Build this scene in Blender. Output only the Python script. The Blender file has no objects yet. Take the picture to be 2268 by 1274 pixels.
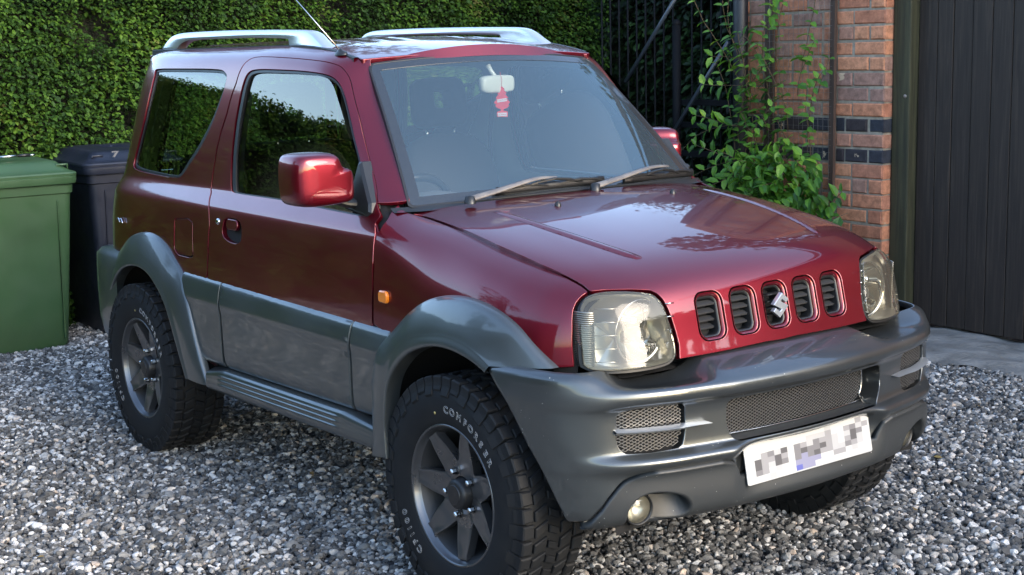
import bpy, bmesh, math, random
import numpy as np
from mathutils import Vector, Matrix
from mathutils.geometry import delaunay_2d_cdt
random.seed(4); RNG = np.random.default_rng(7)
SC = bpy.context.scene
# ---------------- camera ----------------
cd = bpy.data.cameras.new('camera'); cam = bpy.data.objects.new('camera', cd); SC.collection.objects.link(cam); SC.camera = cam
cam.location = (5.4848, -2.9689, 1.5982)
_y, _p, _r = math.radians(143.225), math.radians(-9.5226), math.radians(-1.394)
F_ = Vector((math.cos(_p)*math.cos(_y), math.cos(_p)*math.sin(_y), math.sin(_p)))
R_ = F_.cross(Vector((0, 0, 1))).normalized(); U_ = R_.cross(F_)
R2 = R_*math.cos(_r)+U_*math.sin(_r); U2 = -R_*math.sin(_r)+U_*math.cos(_r)
cam.matrix_world = Matrix(((R2.x, U2.x, -F_.x, cam.location.x), (R2.y, U2.y, -F_.y, cam.location.y), (R2.z, U2.z, -F_.z, cam.location.z), (0, 0, 0, 1)))
cd.sensor_width = 36; cd.lens = 3128.3/2268*36; cd.clip_end = 400
# ---------------- sky, sun, exposure ----------------
w = bpy.data.worlds.new('World'); SC.world = w; w.use_nodes = True
nt = w.node_tree; bg = nt.nodes['Background']; sk = nt.nodes.new('ShaderNodeTexSky'); sk.sky_type = 'NISHITA'
SUN_EL, SUN_AZ = 24.0, 12.0     # azimuth of the sun measured from +x towards +y
sk.sun_disc = False; sk.sun_elevation = math.radians(SUN_EL); sk.sun_rotation = math.radians(90-SUN_AZ)
sk.air_density = 1.0; sk.dust_density = 1.2; sk.ozone_density = 1.3
bg.inputs['Strength'].default_value = 0.15
nt.links.new(sk.outputs[0], bg.inputs[0])
sl = bpy.data.lights.new('sun', 'SUN'); sl.energy = 0.5; sl.angle = math.radians(32); sl.color = (1, .88, .74)
so = bpy.data.objects.new('sun', sl); SC.collection.objects.link(so)
so.rotation_euler = (math.radians(90-SUN_EL), 0, math.radians(SUN_AZ+90))
SC.view_settings.view_transform = 'Standard'; SC.view_settings.look = 'None'; SC.view_settings.gamma = 1
SC.view_settings.exposure = 2.28
SC.cycles.max_bounces = 10; SC.cycles.transparent_max_bounces = 24; SC.cycles.use_denoising = True
SC.cycles.glossy_bounces = 5; SC.cycles.caustics_reflective = False; SC.cycles.caustics_refractive = False
# ---------------- materials ----------------
def mat(name, base, rough=.5, metal=0, coat=0, coat_r=.03, ior=1.5, spec=.5, bump=None, var=None, spots=None, alpha=1, emit=None, dirt=None):
    m = bpy.data.materials.new(name); m.use_nodes = True; n = m.node_tree.nodes; l = m.node_tree.links
    p = n['Principled BSDF']; p.inputs['Base Color'].default_value = (*base, 1); p.inputs['Roughness'].default_value = rough
    p.inputs['Metallic'].default_value = metal; p.inputs['Coat Weight'].default_value = coat; p.inputs['Coat Roughness'].default_value = coat_r
    p.inputs['IOR'].default_value = ior; p.inputs['Coat IOR'].default_value = 1.5; p.inputs['Specular IOR Level'].default_value = spec
    tc = n.new('ShaderNodeTexCoord'); col = None
    if var:   # (scale, colour2, lo, hi)
        t = n.new('ShaderNodeTexNoise'); t.inputs['Scale'].default_value = var[0]; t.inputs['Detail'].default_value = 6
        l.new(tc.outputs['Object'], t.inputs['Vector']); r = n.new('ShaderNodeMapRange'); r.inputs[1].default_value = var[2]; r.inputs[2].default_value = var[3]
        l.new(t.outputs['Fac'], r.inputs[0]); mx = n.new('ShaderNodeMix'); mx.data_type = 'RGBA'; l.new(r.outputs[0], mx.inputs[0])
        mx.inputs[6].default_value = (*base, 1); mx.inputs[7].default_value = (*var[1], 1); col = mx.outputs[2]
    if spots:  # (scale, size, colour, roughness, amount) splashes of dried mud
        v = n.new('ShaderNodeTexVoronoi'); v.inputs['Scale'].default_value = spots[0]; l.new(tc.outputs['Object'], v.inputs['Vector'])
        t2 = n.new('ShaderNodeTexNoise'); t2.inputs['Scale'].default_value = spots[0]*3; l.new(tc.outputs['Object'], t2.inputs['Vector'])
        sep = n.new('ShaderNodeSeparateColor'); l.new(v.outputs['Color'], sep.inputs[0])
        a = n.new('ShaderNodeMath'); a.operation = 'MULTIPLY_ADD'; a.inputs[1].default_value = spots[1]; a.inputs[2].default_value = -spots[1]*(1-spots[4]); l.new(sep.outputs[0], a.inputs[0])
        a2 = n.new('ShaderNodeMath'); a2.operation = 'MULTIPLY'; l.new(a.outputs[0], a2.inputs[0]); l.new(t2.outputs['Fac'], a2.inputs[1])
        b = n.new('ShaderNodeMath'); b.operation = 'LESS_THAN'; l.new(v.outputs['Distance'], b.inputs[0]); l.new(a2.outputs[0], b.inputs[1])
        mx = n.new('ShaderNodeMix'); mx.data_type = 'RGBA'; l.new(b.outputs[0], mx.inputs[0])
        if col: l.new(col, mx.inputs[6])
        else: mx.inputs[6].default_value = (*base, 1)
        mx.inputs[7].default_value = (*spots[2], 1); col = mx.outputs[2]
        inv = n.new('ShaderNodeMath'); inv.operation = 'SUBTRACT'; inv.inputs[0].default_value = 1; l.new(b.outputs[0], inv.inputs[1])
        mm = n.new('ShaderNodeMath'); mm.operation = 'MULTIPLY'; mm.inputs[1].default_value = metal; l.new(inv.outputs[0], mm.inputs[0]); l.new(mm.outputs[0], p.inputs['Metallic'])
        mm = n.new('ShaderNodeMath'); mm.operation = 'MULTIPLY'; mm.inputs[1].default_value = coat; l.new(inv.outputs[0], mm.inputs[0]); l.new(mm.outputs[0], p.inputs['Coat Weight'])
    if dirt:  # (scale, roughness lo, hi)
        t = n.new('ShaderNodeTexNoise'); t.inputs['Scale'].default_value = dirt[0]; t.inputs['Detail'].default_value = 8
        l.new(tc.outputs['Object'], t.inputs['Vector']); r = n.new('ShaderNodeMapRange'); r.inputs[1].default_value = .35; r.inputs[2].default_value = .65
        r.inputs[3].default_value = dirt[1]; r.inputs[4].default_value = dirt[2]; l.new(t.outputs['Fac'], r.inputs[0]); l.new(r.outputs[0], p.inputs['Roughness'])
    if col: l.new(col, p.inputs['Base Color'])
    if bump:  # (scale, strength, distance)
        t = n.new('ShaderNodeTexNoise'); t.inputs['Scale'].default_value = bump[0]; t.inputs['Detail'].default_value = bump[3] if len(bump) > 3 else 5; l.new(tc.outputs['Object'], t.inputs['Vector'])
        bn = n.new('ShaderNodeBump'); bn.inputs['Strength'].default_value = bump[1]; bn.inputs['Distance'].default_value = bump[2]
        l.new(t.outputs['Fac'], bn.inputs['Height']); l.new(bn.outputs[0], p.inputs['Normal'])
    return m
def glass(name, tint, refl=1.0, ior=1.6, rough=.0, haze=0, hazecol=(.6, .7, .75)):
    """thin sheet of glass: fresnel reflection over a tinted clear pane"""
    m = bpy.data.materials.new(name); m.use_nodes = True; n = m.node_tree.nodes; l = m.node_tree.links
    n.remove(n['Principled BSDF']); out = n['Material Output']
    tr = n.new('ShaderNodeBsdfTransparent'); tr.inputs[0].default_value = (*tint, 1)
    gl = n.new('ShaderNodeBsdfGlossy'); gl.inputs['Roughness'].default_value = rough; gl.inputs[0].default_value = (*refl, 1) if isinstance(refl, tuple) else (refl, refl, refl, 1)
    fr = n.new('ShaderNodeFresnel'); fr.inputs[0].default_value = ior
    mx = n.new('ShaderNodeMixShader'); l.new(fr.outputs[0], mx.inputs[0])
    base = tr.outputs[0]
    if haze:
        df = n.new('ShaderNodeBsdfDiffuse'); df.inputs[0].default_value = (*hazecol, 1); m2 = n.new('ShaderNodeMixShader'); m2.inputs[0].default_value = haze
        l.new(tr.outputs[0], m2.inputs[1]); l.new(df.outputs[0], m2.inputs[2]); base = m2.outputs[0]
    l.new(base, mx.inputs[1]); l.new(gl.outputs[0], mx.inputs[2]); l.new(mx.outputs[0], out.inputs[0])
    return m
def leafmat(name, cols, spec=.35, rough=.5, trans=.25):
    m = bpy.data.materials.new(name); m.use_nodes = True; n = m.node_tree.nodes; l = m.node_tree.links; p = n['Principled BSDF']
    g = n.new('ShaderNodeNewGeometry'); r = n.new('ShaderNodeValToRGB'); e = r.color_ramp.elements
    while len(e) < len(cols): e.new(.5)
    for i, (pos, c) in enumerate(cols): e[i].position = pos; e[i].color = (*c, 1)
    tc = n.new('ShaderNodeTexCoord'); t = n.new('ShaderNodeTexNoise'); t.inputs['Scale'].default_value = 2.2; t.inputs['Detail'].default_value = 3; l.new(tc.outputs['Object'], t.inputs[0])
    a = n.new('ShaderNodeMath'); a.operation = 'MULTIPLY_ADD'; a.inputs[1].default_value = .62; l.new(g.outputs['Random Per Island'], a.inputs[0])
    b = n.new('ShaderNodeMath'); b.operation = 'MULTIPLY_ADD'; b.inputs[1].default_value = 1.6; b.inputs[2].default_value = -.62; l.new(t.outputs['Fac'], b.inputs[0]); l.new(b.outputs[0], a.inputs[2])
    l.new(a.outputs[0], r.inputs[0]); l.new(r.outputs[0], p.inputs['Base Color'])
    p.inputs['Roughness'].default_value = rough; p.inputs['Specular IOR Level'].default_value = spec
    out = n['Material Output']; td = n.new('ShaderNodeBsdfTranslucent'); l.new(r.outputs[0], td.inputs[0]); mx = n.new('ShaderNodeMixShader'); mx.inputs[0].default_value = trans
    l.new(p.outputs[0], mx.inputs[1]); l.new(td.outputs[0], mx.inputs[2]); l.new(mx.outputs[0], out.inputs[0])
    return m
M = {}
M['red'] = mat('deep red metallic paint', (.14, .0025, .012), .36, .75, 1.0, .05, 1.5, dirt=(3, .30, .38), bump=(5, .10, .004, 0))
M['redspot'] = mat('red paint with road splashes', (.145, .0027, .011), .36, .75, 1.0, .025, bump=(5, .08, .004, 0), spots=(90, .42, (.34, .28, .24), .8, .22))
M['grey'] = mat('grey green metallic lacquer', (.100, .112, .115), .32, .68, .7, .05, dirt=(4, .30, .42), var=(2.5, (.072, .084, .088), .3, .7))
M['greyspot'] = mat('grey metallic lacquer with road splashes', (.090, .099, .102), .28, .8, .8, .04, spots=(70, .40, (.46, .46, .42), .8, .42), dirt=(5, .28, .42))
M['chin'] = mat('dark textured bumper plastic', (.022, .025, .027), .55, 0, .15, .3, spots=(80, .42, (.34, .34, .31), .8, .5), bump=(900, .25, .0008))
M['silver'] = mat('satin silver rail', (.56, .60, .64), .30, .75, .3, .1)
M['black'] = mat('black trim plastic', (.012, .013, .014), .38, bump=(600, .1, .0005))
M['rubber'] = mat('black rubber seal', (.01, .0105, .011), .45)
M['void'] = mat('unlit cavity', (.004, .004, .0045), .9)  # near-black colour stands for deep shade in gaps and openings
M['tyre'] = mat('tyre rubber', (.0065, .0075, .009), .68, spec=.3, bump=(260, .25, .001), var=(9, (.014, .014, .014), .5, .8))
M['barrelm'] = mat('dark wheel barrel', (.035, .036, .038), .5, .4)  # barrel coloured darker than the rim
M['rim'] = mat('gunmetal wheel paint', (.115, .118, .125), .30, .8, .4, .08, dirt=(12, .26, .40))
M['rimdark'] = mat('brake iron', (.04, .042, .045), .5, .6)
M['cap'] = mat('dull black hub plastic', (.012, .012, .013), .45)
M['chrome'] = mat('chrome', (.75, .76, .77), .06, 1)
M['reflector'] = mat('lamp reflector', (.52, .50, .44), .03, 1)
M['ribbed'] = mat('ribbed lamp chrome', (.30, .29, .255), .32, .75)
M['bright'] = mat('polished strip', (.55, .54, .52), .18, 1)
M['mesh'] = mat('grille mesh metal', (.20, .20, .20), .4, .8)
M['amber'] = mat('amber lens', (.75, .20, .01), .12, 0, 1, .02)
M['wiper'] = mat('weathered wiper metal', (.13, .12, .115), .5, .25, var=(12, (.22, .20, .18), .4, .7))
M['screen'] = glass('windscreen glass', (.86, .90, .90), (.72, .94, 1.0), 1.78, haze=.06, hazecol=(.42, .60, .75))  # blue haze and tint put part of the sky's reflection into the colour
M['clear'] = glass('clear rear glass', (.85, .88, .86), 1.0, 1.5)
M['side'] = glass('green tinted side glass', (.42, .50, .43), 1.0, 1.7)
M['dark_glass'] = glass('dark tinted quarter glass', (.30, .40, .33), 1.0, 1.75)
M['fogr'] = mat('misty fog lamp bowl', (.42, .41, .37), .3, .7)
M['lampback'] = mat('dull lamp bezel', (.42, .41, .37), .3, .8)
M['louv'] = mat('grey plastic louvre', (.035, .036, .038), .4)
M['lens'] = glass('headlamp lens', (.93, .93, .88), .9, 1.5, haze=.05, hazecol=(.62, .60, .50))
M['frit'] = mat('black glass border', (.02, .024, .028), .12, 0, .6, .02)
M['seat'] = mat('dark grey seat cloth', (.035, .037, .042), .9, bump=(300, .3, .001))
M['dash'] = mat('grey dashboard plastic', (.11, .112, .115), .6, bump=(400, .2, .0005))
M['trim'] = mat('grey interior trim', (.55, .55, .51), .7)
M['cream'] = mat('pale mirror housing', (.62, .66, .55), .35)
M['card_red'] = mat('red card', (.80, .045, .04), .5)
M['card_white'] = mat('white card label', (.75, .70, .68), .5)
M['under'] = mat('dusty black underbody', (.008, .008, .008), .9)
M['letter'] = mat('white tyre lettering', (.34, .34, .34), .6)
M['dot_yellow'] = mat('yellow paint dot', (.45, .35, .12), .6)
M['dot_red'] = mat('red paint dot', (.45, .06, .05), .6)
# ---------------- mesh helpers ----------------
COL = SC.collection
def empty(name, loc=(0, 0, 0), parent=None):
    o = bpy.data.objects.new(name, None); COL.objects.link(o); o.location = loc; o.empty_display_size = .1
    if parent: o.parent = parent
    return o
def tag(o, label=None, cat=None, group=None, kind=None):
    for k, v in (('label', label), ('category', cat), ('group', group), ('kind', kind)):
        if v: o[k] = v
    return o
class MB:
    """collects shapes (vertices, faces, optional normals) for ONE mesh object"""
    def __init__(s): s.V = []; s.F = []; s.N = []; s.n = 0
    def add(s, V, F, N=None):
        V = np.asarray(V, float).reshape(-1, 3)
        s.V.append(V); s.F += [tuple(int(i)+s.n for i in f) for f in F]
        s.N.append(np.zeros_like(V) if N is None else np.asarray(N, float)); s.n += len(V); return s
    def mirror(s):
        m = MB(); m.n = s.n; m.V = [v*[1, -1, 1] for v in s.V]; m.N = [n*[1, -1, 1] for n in s.N]; m.F = [f[::-1] for f in s.F]; return m
    def xf(s, T):
        T = np.array(T); s.V = [v@T[:3, :3].T+T[:3, 3] for v in s.V]; s.N = [n@T[:3, :3].T for n in s.N]; return s
    def build(s, name, m, parent=None, smooth=True, ang=None, loc=None, mats=None, label=None):
        me = bpy.data.meshes.new(name); V = np.concatenate(s.V)
        me.from_pydata(V.tolist(), [], s.F); me.update()
        if smooth: me.shade_smooth()
        me.materials.append(m)
        N = np.concatenate(s.N)
        if smooth and len(N) == len(V):
            L = np.linalg.norm(N, axis=1)
            if (L > .5).any():
                vn = np.empty(len(V)*3); me.vertices.foreach_get('normal', vn); vn = vn.reshape(-1, 3)
                N = np.where((L > .5)[:, None], N/np.maximum(L, 1e-9)[:, None], vn); me.normals_split_custom_set_from_vertices(N.tolist())
            elif ang: me.set_sharp_from_angle(angle=math.radians(ang))
        o = bpy.data.objects.new(name, me); COL.objects.link(o)
        if loc is not None: o.location = loc
        if parent: o.parent = parent
        if label: o['label'] = label
        return o
    def box(s, c, size, R=None):
        c = np.array(c, float); h = np.array(size, float)/2
        V = np.array([(x, y, z) for x in (-1, 1) for y in (-1, 1) for z in (-1, 1)])*h
        if R is not None: V = V@np.array(R).T
        return s.add(V+c, [(0, 1, 3, 2), (4, 6, 7, 5), (0, 4, 5, 1), (2, 3, 7, 6), (0, 2, 6, 4), (1, 5, 7, 3)])
    def prism(s, pts, axis, a, b, bev=0):
        """outline in the plane normal to axis, from a to b, edges softened by bev"""
        P = np.array(pts, float); n = len(P); o = [i for i in range(3) if i != axis]
        c = P.mean(0)
        def ring(q, t):
            V = np.zeros((n, 3)); V[:, o] = q; V[:, axis] = t; return V
        if bev:
            Q = inset2(P, bev) if area2(P) > 0 else inset2(P[::-1], bev)[::-1]
            sg = np.sign(b-a); R = [ring(Q, a), ring(P, a+sg*bev), ring(P, b-sg*bev), ring(Q, b)]
        else: R = [ring(P, a), ring(P, b)]
        k = len(R); F = [tuple(range(n))[::-1], tuple(range((k-1)*n, k*n))]
        for r in range(k-1):
            for i in range(n): F.append((r*n+i, r*n+(i+1) % n, (r+1)*n+(i+1) % n, (r+1)*n+i))
        flip = (area2(P) > 0) == (b > a); 
        if axis == 1: flip = not flip
        if not flip: F = [f[::-1] for f in F]
        return s.add(np.concatenate(R), F)
    def tube(s, path, r, n=8, caps=True, flat=1.0, up=None):
        P = np.array(path, float); T = np.gradient(P, axis=0); T /= np.linalg.norm(T, axis=1)[:, None]
        r = np.broadcast_to(np.asarray(r, float), (len(P),))
        u = np.array([0, 0, 1.]) if abs(T[0, 2]) < .9 else np.array([1., 0, 0])
        if up is not None: u = np.array(up, float)
        V = []
        for p, t, q in zip(P, T, r):
            a = np.cross(t, u); a /= np.linalg.norm(a); b = np.cross(a, t)
            if up is None: u = b
            for k in range(n):
                g = 2*math.pi*(k+.5)/n; V.append(p+q*(math.cos(g)*a+flat*math.sin(g)*b))
        F = []
        for i in range(len(P)-1):
            for k in range(n): F.append((i*n+k, i*n+(k+1) % n, (i+1)*n+(k+1) % n, (i+1)*n+k)[::-1])
        if caps: F += [tuple(range(n)), tuple(range((len(P)-1)*n, len(P)*n))[::-1]]
        return s.add(V, F)
    def lathe(s, prof, n=48, axis=1, c=(0, 0, 0), a0=0, a1=2*math.pi):
        """profile (radius, along axis)"""
        full = abs(a1-a0-2*math.pi) < 1e-6; m = n if full else n+1; V = []; k = len(prof)
        for i in range(m):
            g = a0+(a1-a0)*i/n
            for r, t in prof:
                q = [r*math.cos(g), r*math.sin(g)]; q.insert(axis, t); V.append(q)
        F = []
        for i in range(n):
            j = (i+1) % m
            for q in range(k-1): F.append((i*k+q, i*k+q+1, j*k+q+1, j*k+q))
        if axis == 1: F = [f[::-1] for f in F]
        return s.add(np.array(V)+np.array(c, float), F)
    def grid(s, f, nu, nv, flip=False, N=None):
        U, V = np.meshgrid(np.linspace(0, 1, nu), np.linspace(0, 1, nv), indexing='ij')
        P = f(U.ravel(), V.ravel()); F = []
        for i in range(nu-1):
            for j in range(nv-1):
                q = (i*nv+j, (i+1)*nv+j, (i+1)*nv+j+1, i*nv+j+1); F.append(q[::-1] if flip else q)
        return s.add(P, F, None if N is None else N(U.ravel(), V.ravel()))
def area2(P): P = np.asarray(P); x, y = P[:, 0], P[:, 1]; return .5*(x@np.roll(y, -1)-y@np.roll(x, -1))
def inset2(P, d):
    """inset of a counter-clockwise loop by d (negative d grows it)"""
    P = np.asarray(P, float); a = P-np.roll(P, 1, 0); b = np.roll(P, -1, 0)-P
    a /= np.maximum(np.linalg.norm(a, axis=1), 1e-12)[:, None]; b /= np.maximum(np.linalg.norm(b, axis=1), 1e-12)[:, None]
    na = np.stack([-a[:, 1], a[:, 0]], 1); nb = np.stack([-b[:, 1], b[:, 0]], 1)
    m = na+nb; L = (m*m).sum(1); m = m*(2/np.maximum(L, 1.0))[:, None]
    return P+m*d
def chaikin(P, it=2, closed=True):
    P = np.asarray(P, float)
    for _ in range(it):
        Q = np.roll(P, -1, 0); R = np.empty((2*len(P), 2)); R[0::2] = .75*P+.25*Q; R[1::2] = .25*P+.75*Q
        if not closed: R = np.concatenate([P[:1], R[:-2], P[-1:]]) if True else R
        P = R
    return P
def resample(P, ds, closed=True):
    P = np.asarray(P, float); Q = np.concatenate([P, P[:1]]) if closed else P
    s = np.concatenate([[0], np.cumsum(np.linalg.norm(np.diff(Q, axis=0), axis=1))]); n = max(int(s[-1]/ds), 8)
    t = np.linspace(0, s[-1], n+1); t = t[:-1] if closed else t
    return np.stack([np.interp(t, s, Q[:, 0]), np.interp(t, s, Q[:, 1])], 1)
def catmull(P, k=6, closed=True):
    P = np.asarray(P, float); n = len(P); out = []
    for i in range(n if closed else n-1):
        if closed: a, b, c, d = P[i-1], P[i], P[(i+1) % n], P[(i+2) % n]
        else: a, b, c, d = P[max(i-1, 0)], P[i], P[i+1], P[min(i+2, n-1)]
        for j in range(k):
            t = j/k; out.append(.5*(2*b+(c-a)*t+(2*a-5*b+4*c-d)*t*t+(3*b-a-3*c+d)*t**3))
    if not closed: out.append(P[-1])
    return np.array(out)
def inside(P, Q):
    x, y = Q[:, 0], Q[:, 1]; r = np.zeros(len(Q), bool)
    for a, b in zip(P, np.roll(P, -1, 0)):
        c = (a[1] > y) != (b[1] > y)
        with np.errstate(divide='ignore', invalid='ignore'): r ^= c & (x < (b[0]-a[0])*(y-a[1])/(b[1]-a[1])+a[0])
    return r
def metric(S, loop):
    a, b = loop.min(0), loop.max(0); m = (a+b)/2
    g = np.linspace(0, 1, 12); o = np.full(12, 1.)
    P = S.ev(a[0]+(b[0]-a[0])*g, m[1]*o); Q = S.ev(m[0]*o, a[1]+(b[1]-a[1])*g)
    return np.array([np.linalg.norm(np.diff(P, axis=0), axis=1).sum()/(b[0]-a[0]), np.linalg.norm(np.diff(Q, axis=0), axis=1).sum()/(b[1]-a[1])])
def panel(mb, S, loop, holes=(), off=0, lip=.012, gap=.0022, r=.0025, ds=.018, es=.009, hlip=None, smooth=0, thick=0):
    """sheet cut out of surface S along loop (uv) with holes, rolled edges going inwards; off moves it along the normal"""
    loop = np.array(loop, float); sc = metric(S, loop)
    def prep(l):
        l = np.array(l, float)*sc
        if smooth: l = chaikin(l, smooth)
        l = resample(l, es); return l if area2(l) > 0 else l[::-1]
    hl = hlip if hlip is not None else [lip]*len(holes)
    offf = off if callable(off) else (lambda q: np.full(len(q), float(off)))
    L = inset2(prep(loop), gap); HS = [inset2(prep(h), -gap) for h in holes]
    loops = [inset2(L, r)]+[inset2(h, -r) for h in HS]
    a, b = loops[0].min(0), loops[0].max(0)
    gx, gy = np.meshgrid(np.arange(a[0]+ds*.5, b[0], ds), np.arange(a[1]+ds*.5, b[1], ds)); G = np.stack([gx.ravel(), gy.ravel()], 1)
    G = G+RNG.uniform(-.08, .08, G.shape)*ds
    k = inside(inset2(loops[0], ds*.45), G)
    for h in loops[1:]: k &= ~inside(inset2(h, -ds*.45), G)
    G = G[k]
    vs = []; ed = []
    for l in loops:
        n0 = len(vs); vs += [Vector(p) for p in l]; ed += [(n0+i, n0+(i+1) % len(l)) for i in range(len(l))]
    vs += [Vector(p) for p in G]
    ov, oe, of, *_ = delaunay_2d_cdt(vs, ed, [], 0, 1e-7)
    P2 = np.array([tuple(v) for v in ov]); F = np.array([f for f in of if len(f) == 3])
    c = P2[F].mean(1); k = inside(loops[0], c)
    for h in loops[1:]: k &= ~inside(h, c)
    F = F[k]; 
    def at(q):
        uv = np.clip(q/sc, 0, 1); return S.ev(uv[:, 0], uv[:, 1]), S.normal(uv[:, 0], uv[:, 1])
    P, N = at(P2); P = P+N*offf(P2/sc)[:, None]
    fn = np.cross(P[F[:, 1]]-P[F[:, 0]], P[F[:, 2]]-P[F[:, 0]])
    if (fn*N[F[:, 0]]).sum() < 0: F = F[:, ::-1]
    mb.add(P, F.tolist(), N)
    if thick:
        mb.add(P-N*thick, F[:, ::-1].tolist(), -N)
    for i, l0 in enumerate([L]+HS):
        sg = 1 if i == 0 else -1; dep = lip if i == 0 else hl[i-1]
        if dep <= 0: continue
        A, n0 = at(inset2(l0, sg*r)); o = offf(inset2(l0, sg*r)/sc)[:, None]; A = A+n0*o
        B, n1 = at(inset2(l0, sg*r*.3)); B = B+n1*(o-r*.3); Cc, n2 = at(l0); C1 = Cc+n2*(o-r); C2 = Cc+n2*(o-dep)
        t = Cc-(A-n0*o); t -= (t*n2).sum(1)[:, None]*n2; t /= np.maximum(np.linalg.norm(t, axis=1), 1e-9)[:, None]
        m = len(l0); fs = []
        for q in range(3):
            for j in range(m):
                f = (q*m+j, q*m+(j+1) % m, (q+1)*m+(j+1) % m, (q+1)*m+j); fs.append(f)
        V = np.concatenate([A, B, C1, C2]); NN = np.concatenate([n0, (n1+t)/1.414, t, t])
        f0 = np.array(fs[2*m:3*m]); fn = np.cross(V[f0[:, 1]]-V[f0[:, 0]], V[f0[:, 3]]-V[f0[:, 0]])
        if (fn*NN[f0[:, 0]]).sum() < 0: fs = [f[::-1] for f in fs]
        mb.add(V, fs, NN)
    return mb
def grow(S, loop, d, smooth=0):
    """uv loop inset by d metres on surface S"""
    loop = np.array(loop, float); sc = metric(S, loop); l = loop*sc
    if smooth: l = chaikin(l, smooth)
    l = resample(l, .008)
    if area2(l) < 0: l = l[::-1]
    return inset2(l, d)/sc
def rrect(cx, cy, w, h, r, k=5):
    out = []
    for sx, sy, a in ((1, 1, 0), (-1, 1, 90), (-1, -1, 180), (1, -1, 270)):
        for i in range(k+1):
            g = math.radians(a+90*i/k); out.append((cx+sx*(w/2-r)+r*math.cos(g), cy+sy*(h/2-r)+r*math.sin(g)))
    return out
def text_mesh(body, size, font_offset=0, extrude=0, outline=0, bevel=0, shear=0):
    c = bpy.data.curves.new('lettering', 'FONT'); c.body = body; c.size = size; c.align_x = 'CENTER'; c.align_y = 'CENTER'; c.extrude = extrude; c.offset = font_offset; c.shear = shear
    c.resolution_u = 4
    if outline: c.fill_mode = 'NONE'; c.bevel_depth = outline; c.bevel_resolution = 0
    o = bpy.data.objects.new('lettering', c); COL.objects.link(o); dg = bpy.context.evaluated_depsgraph_get(); dg.update()
    me = bpy.data.meshes.new_from_object(o.evaluated_get(dg)); V = np.empty(len(me.vertices)*3); me.vertices.foreach_get('co', V); F = [tuple(p.vertices) for p in me.polygons]
    bpy.data.objects.remove(o); bpy.data.curves.remove(c); bpy.data.meshes.remove(me)
    return V.reshape(-1, 3), F
def arr(*a): return np.array(a, float)
# ---------- smooth surfaces of the car body (metres; x forward, z up, right-hand side of the car at negative y) ----------
def _knots(n): return np.concatenate([[0]*3, np.linspace(0, 1, n-2), [1]*3])
def _basis(n, t):
    k = _knots(n); t = np.clip(np.asarray(t, float), 0, 1-1e-12)
    B = np.zeros((len(t), len(k)-1))
    for i in range(len(k)-1): B[:, i] = (t >= k[i]) & (t < k[i+1])
    for d in range(1, 4):
        N = np.zeros((len(t), len(k)-1-d))
        for i in range(len(k)-1-d):
            a = k[i+d]-k[i]; b = k[i+d+1]-k[i+1]
            if a > 0: N[:, i] += (t-k[i])/a*B[:, i]
            if b > 0: N[:, i] += (k[i+d+1]-t)/b*B[:, i+1]
        B = N
    return B
class Surf:
    eps = 1e-4
    def normal(s, u, v):
        e = s.eps
        u0 = np.clip(u-e, 0, 1); u1 = np.clip(u+e, 0, 1); v0 = np.clip(v-e, 0, 1); v1 = np.clip(v+e, 0, 1)
        n = np.cross(s.ev(u1, v)-s.ev(u0, v), s.ev(u, v1)-s.ev(u, v0))
        l = np.linalg.norm(n, axis=1); n = n/np.maximum(l, 1e-12)[:, None]
        return n*s.sign
    sign = 1
    def inv(s, T, ax, guess=None):
        """uv whose point matches T in the two axes ax (or lies on ray)"""
        T = np.atleast_2d(np.asarray(T, float)); g = np.linspace(0, 1, 60)
        U, V = [a.ravel() for a in np.meshgrid(g, g)]
        G = s.ev(U, V)[:, ax]
        out = []
        for t in T:
            i = np.argmin(((G-t)**2).sum(1)); uv = np.array([U[i], V[i]])
            for _ in range(12):
                P = s.ev(np.array([uv[0], min(uv[0]+1e-4, 1), uv[0]]), np.array([uv[1], uv[1], min(uv[1]+1e-4, 1)]))[:, ax]
                r = P[0]-t
                du = max(min(uv[0]+1e-4, 1)-uv[0], 1e-9); dv = max(min(uv[1]+1e-4, 1)-uv[1], 1e-9)
                if du < 5e-5:
                    Q = s.ev(np.array([uv[0]-1e-4]), np.array([uv[1]]))[0, ax]; a = (P[0]-Q)/1e-4
                else: a = (P[1]-P[0])/du
                if dv < 5e-5:
                    Q = s.ev(np.array([uv[0]]), np.array([uv[1]-1e-4]))[0, ax]; b = (P[0]-Q)/1e-4
                else: b = (P[2]-P[0])/dv
                J = np.stack([a, b], 1)
                d = np.linalg.lstsq(J.T@J+1e-9*np.eye(2), -J.T@r, rcond=None)[0]
                d = np.clip(d, -.1, .1); uv = np.clip(uv+d, 0, 1)
            out.append(uv)
        return np.array(out)
class Patch(Surf):
    def __init__(s, D, comp=(1, 1), sign=1):
        D = np.array(D, float); C = D.copy(); nu, nv = D.shape[:2]
        for it in range(3):
            for ax in (0, 1):
                if comp[ax]:
                    n = D.shape[ax]; k = _knots(n); g = np.array([(k[i+1]+k[i+2]+k[i+3])/3 for i in range(n)])
                    B = _basis(n, g)
                    E = np.tensordot(B, C if ax == 0 else C.transpose(1, 0, 2), 1)
                    if ax == 1: E = E.transpose(1, 0, 2)
                    C = C+(D-E)*comp[ax]*.5
        s.C = C; s.nu, s.nv = nu, nv; s.sign = sign
    def ev(s, u, v):
        return np.einsum('ki,kj,ijc->kc', _basis(s.nu, np.atleast_1d(u)), _basis(s.nv, np.atleast_1d(v)), s.C)
class Fn(Surf):
    def __init__(s, f, sign=1): s.f = f; s.sign = sign
    def ev(s, u, v): return s.f(np.atleast_1d(np.asarray(u, float)), np.atleast_1d(np.asarray(v, float)))
I = np.interp
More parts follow.
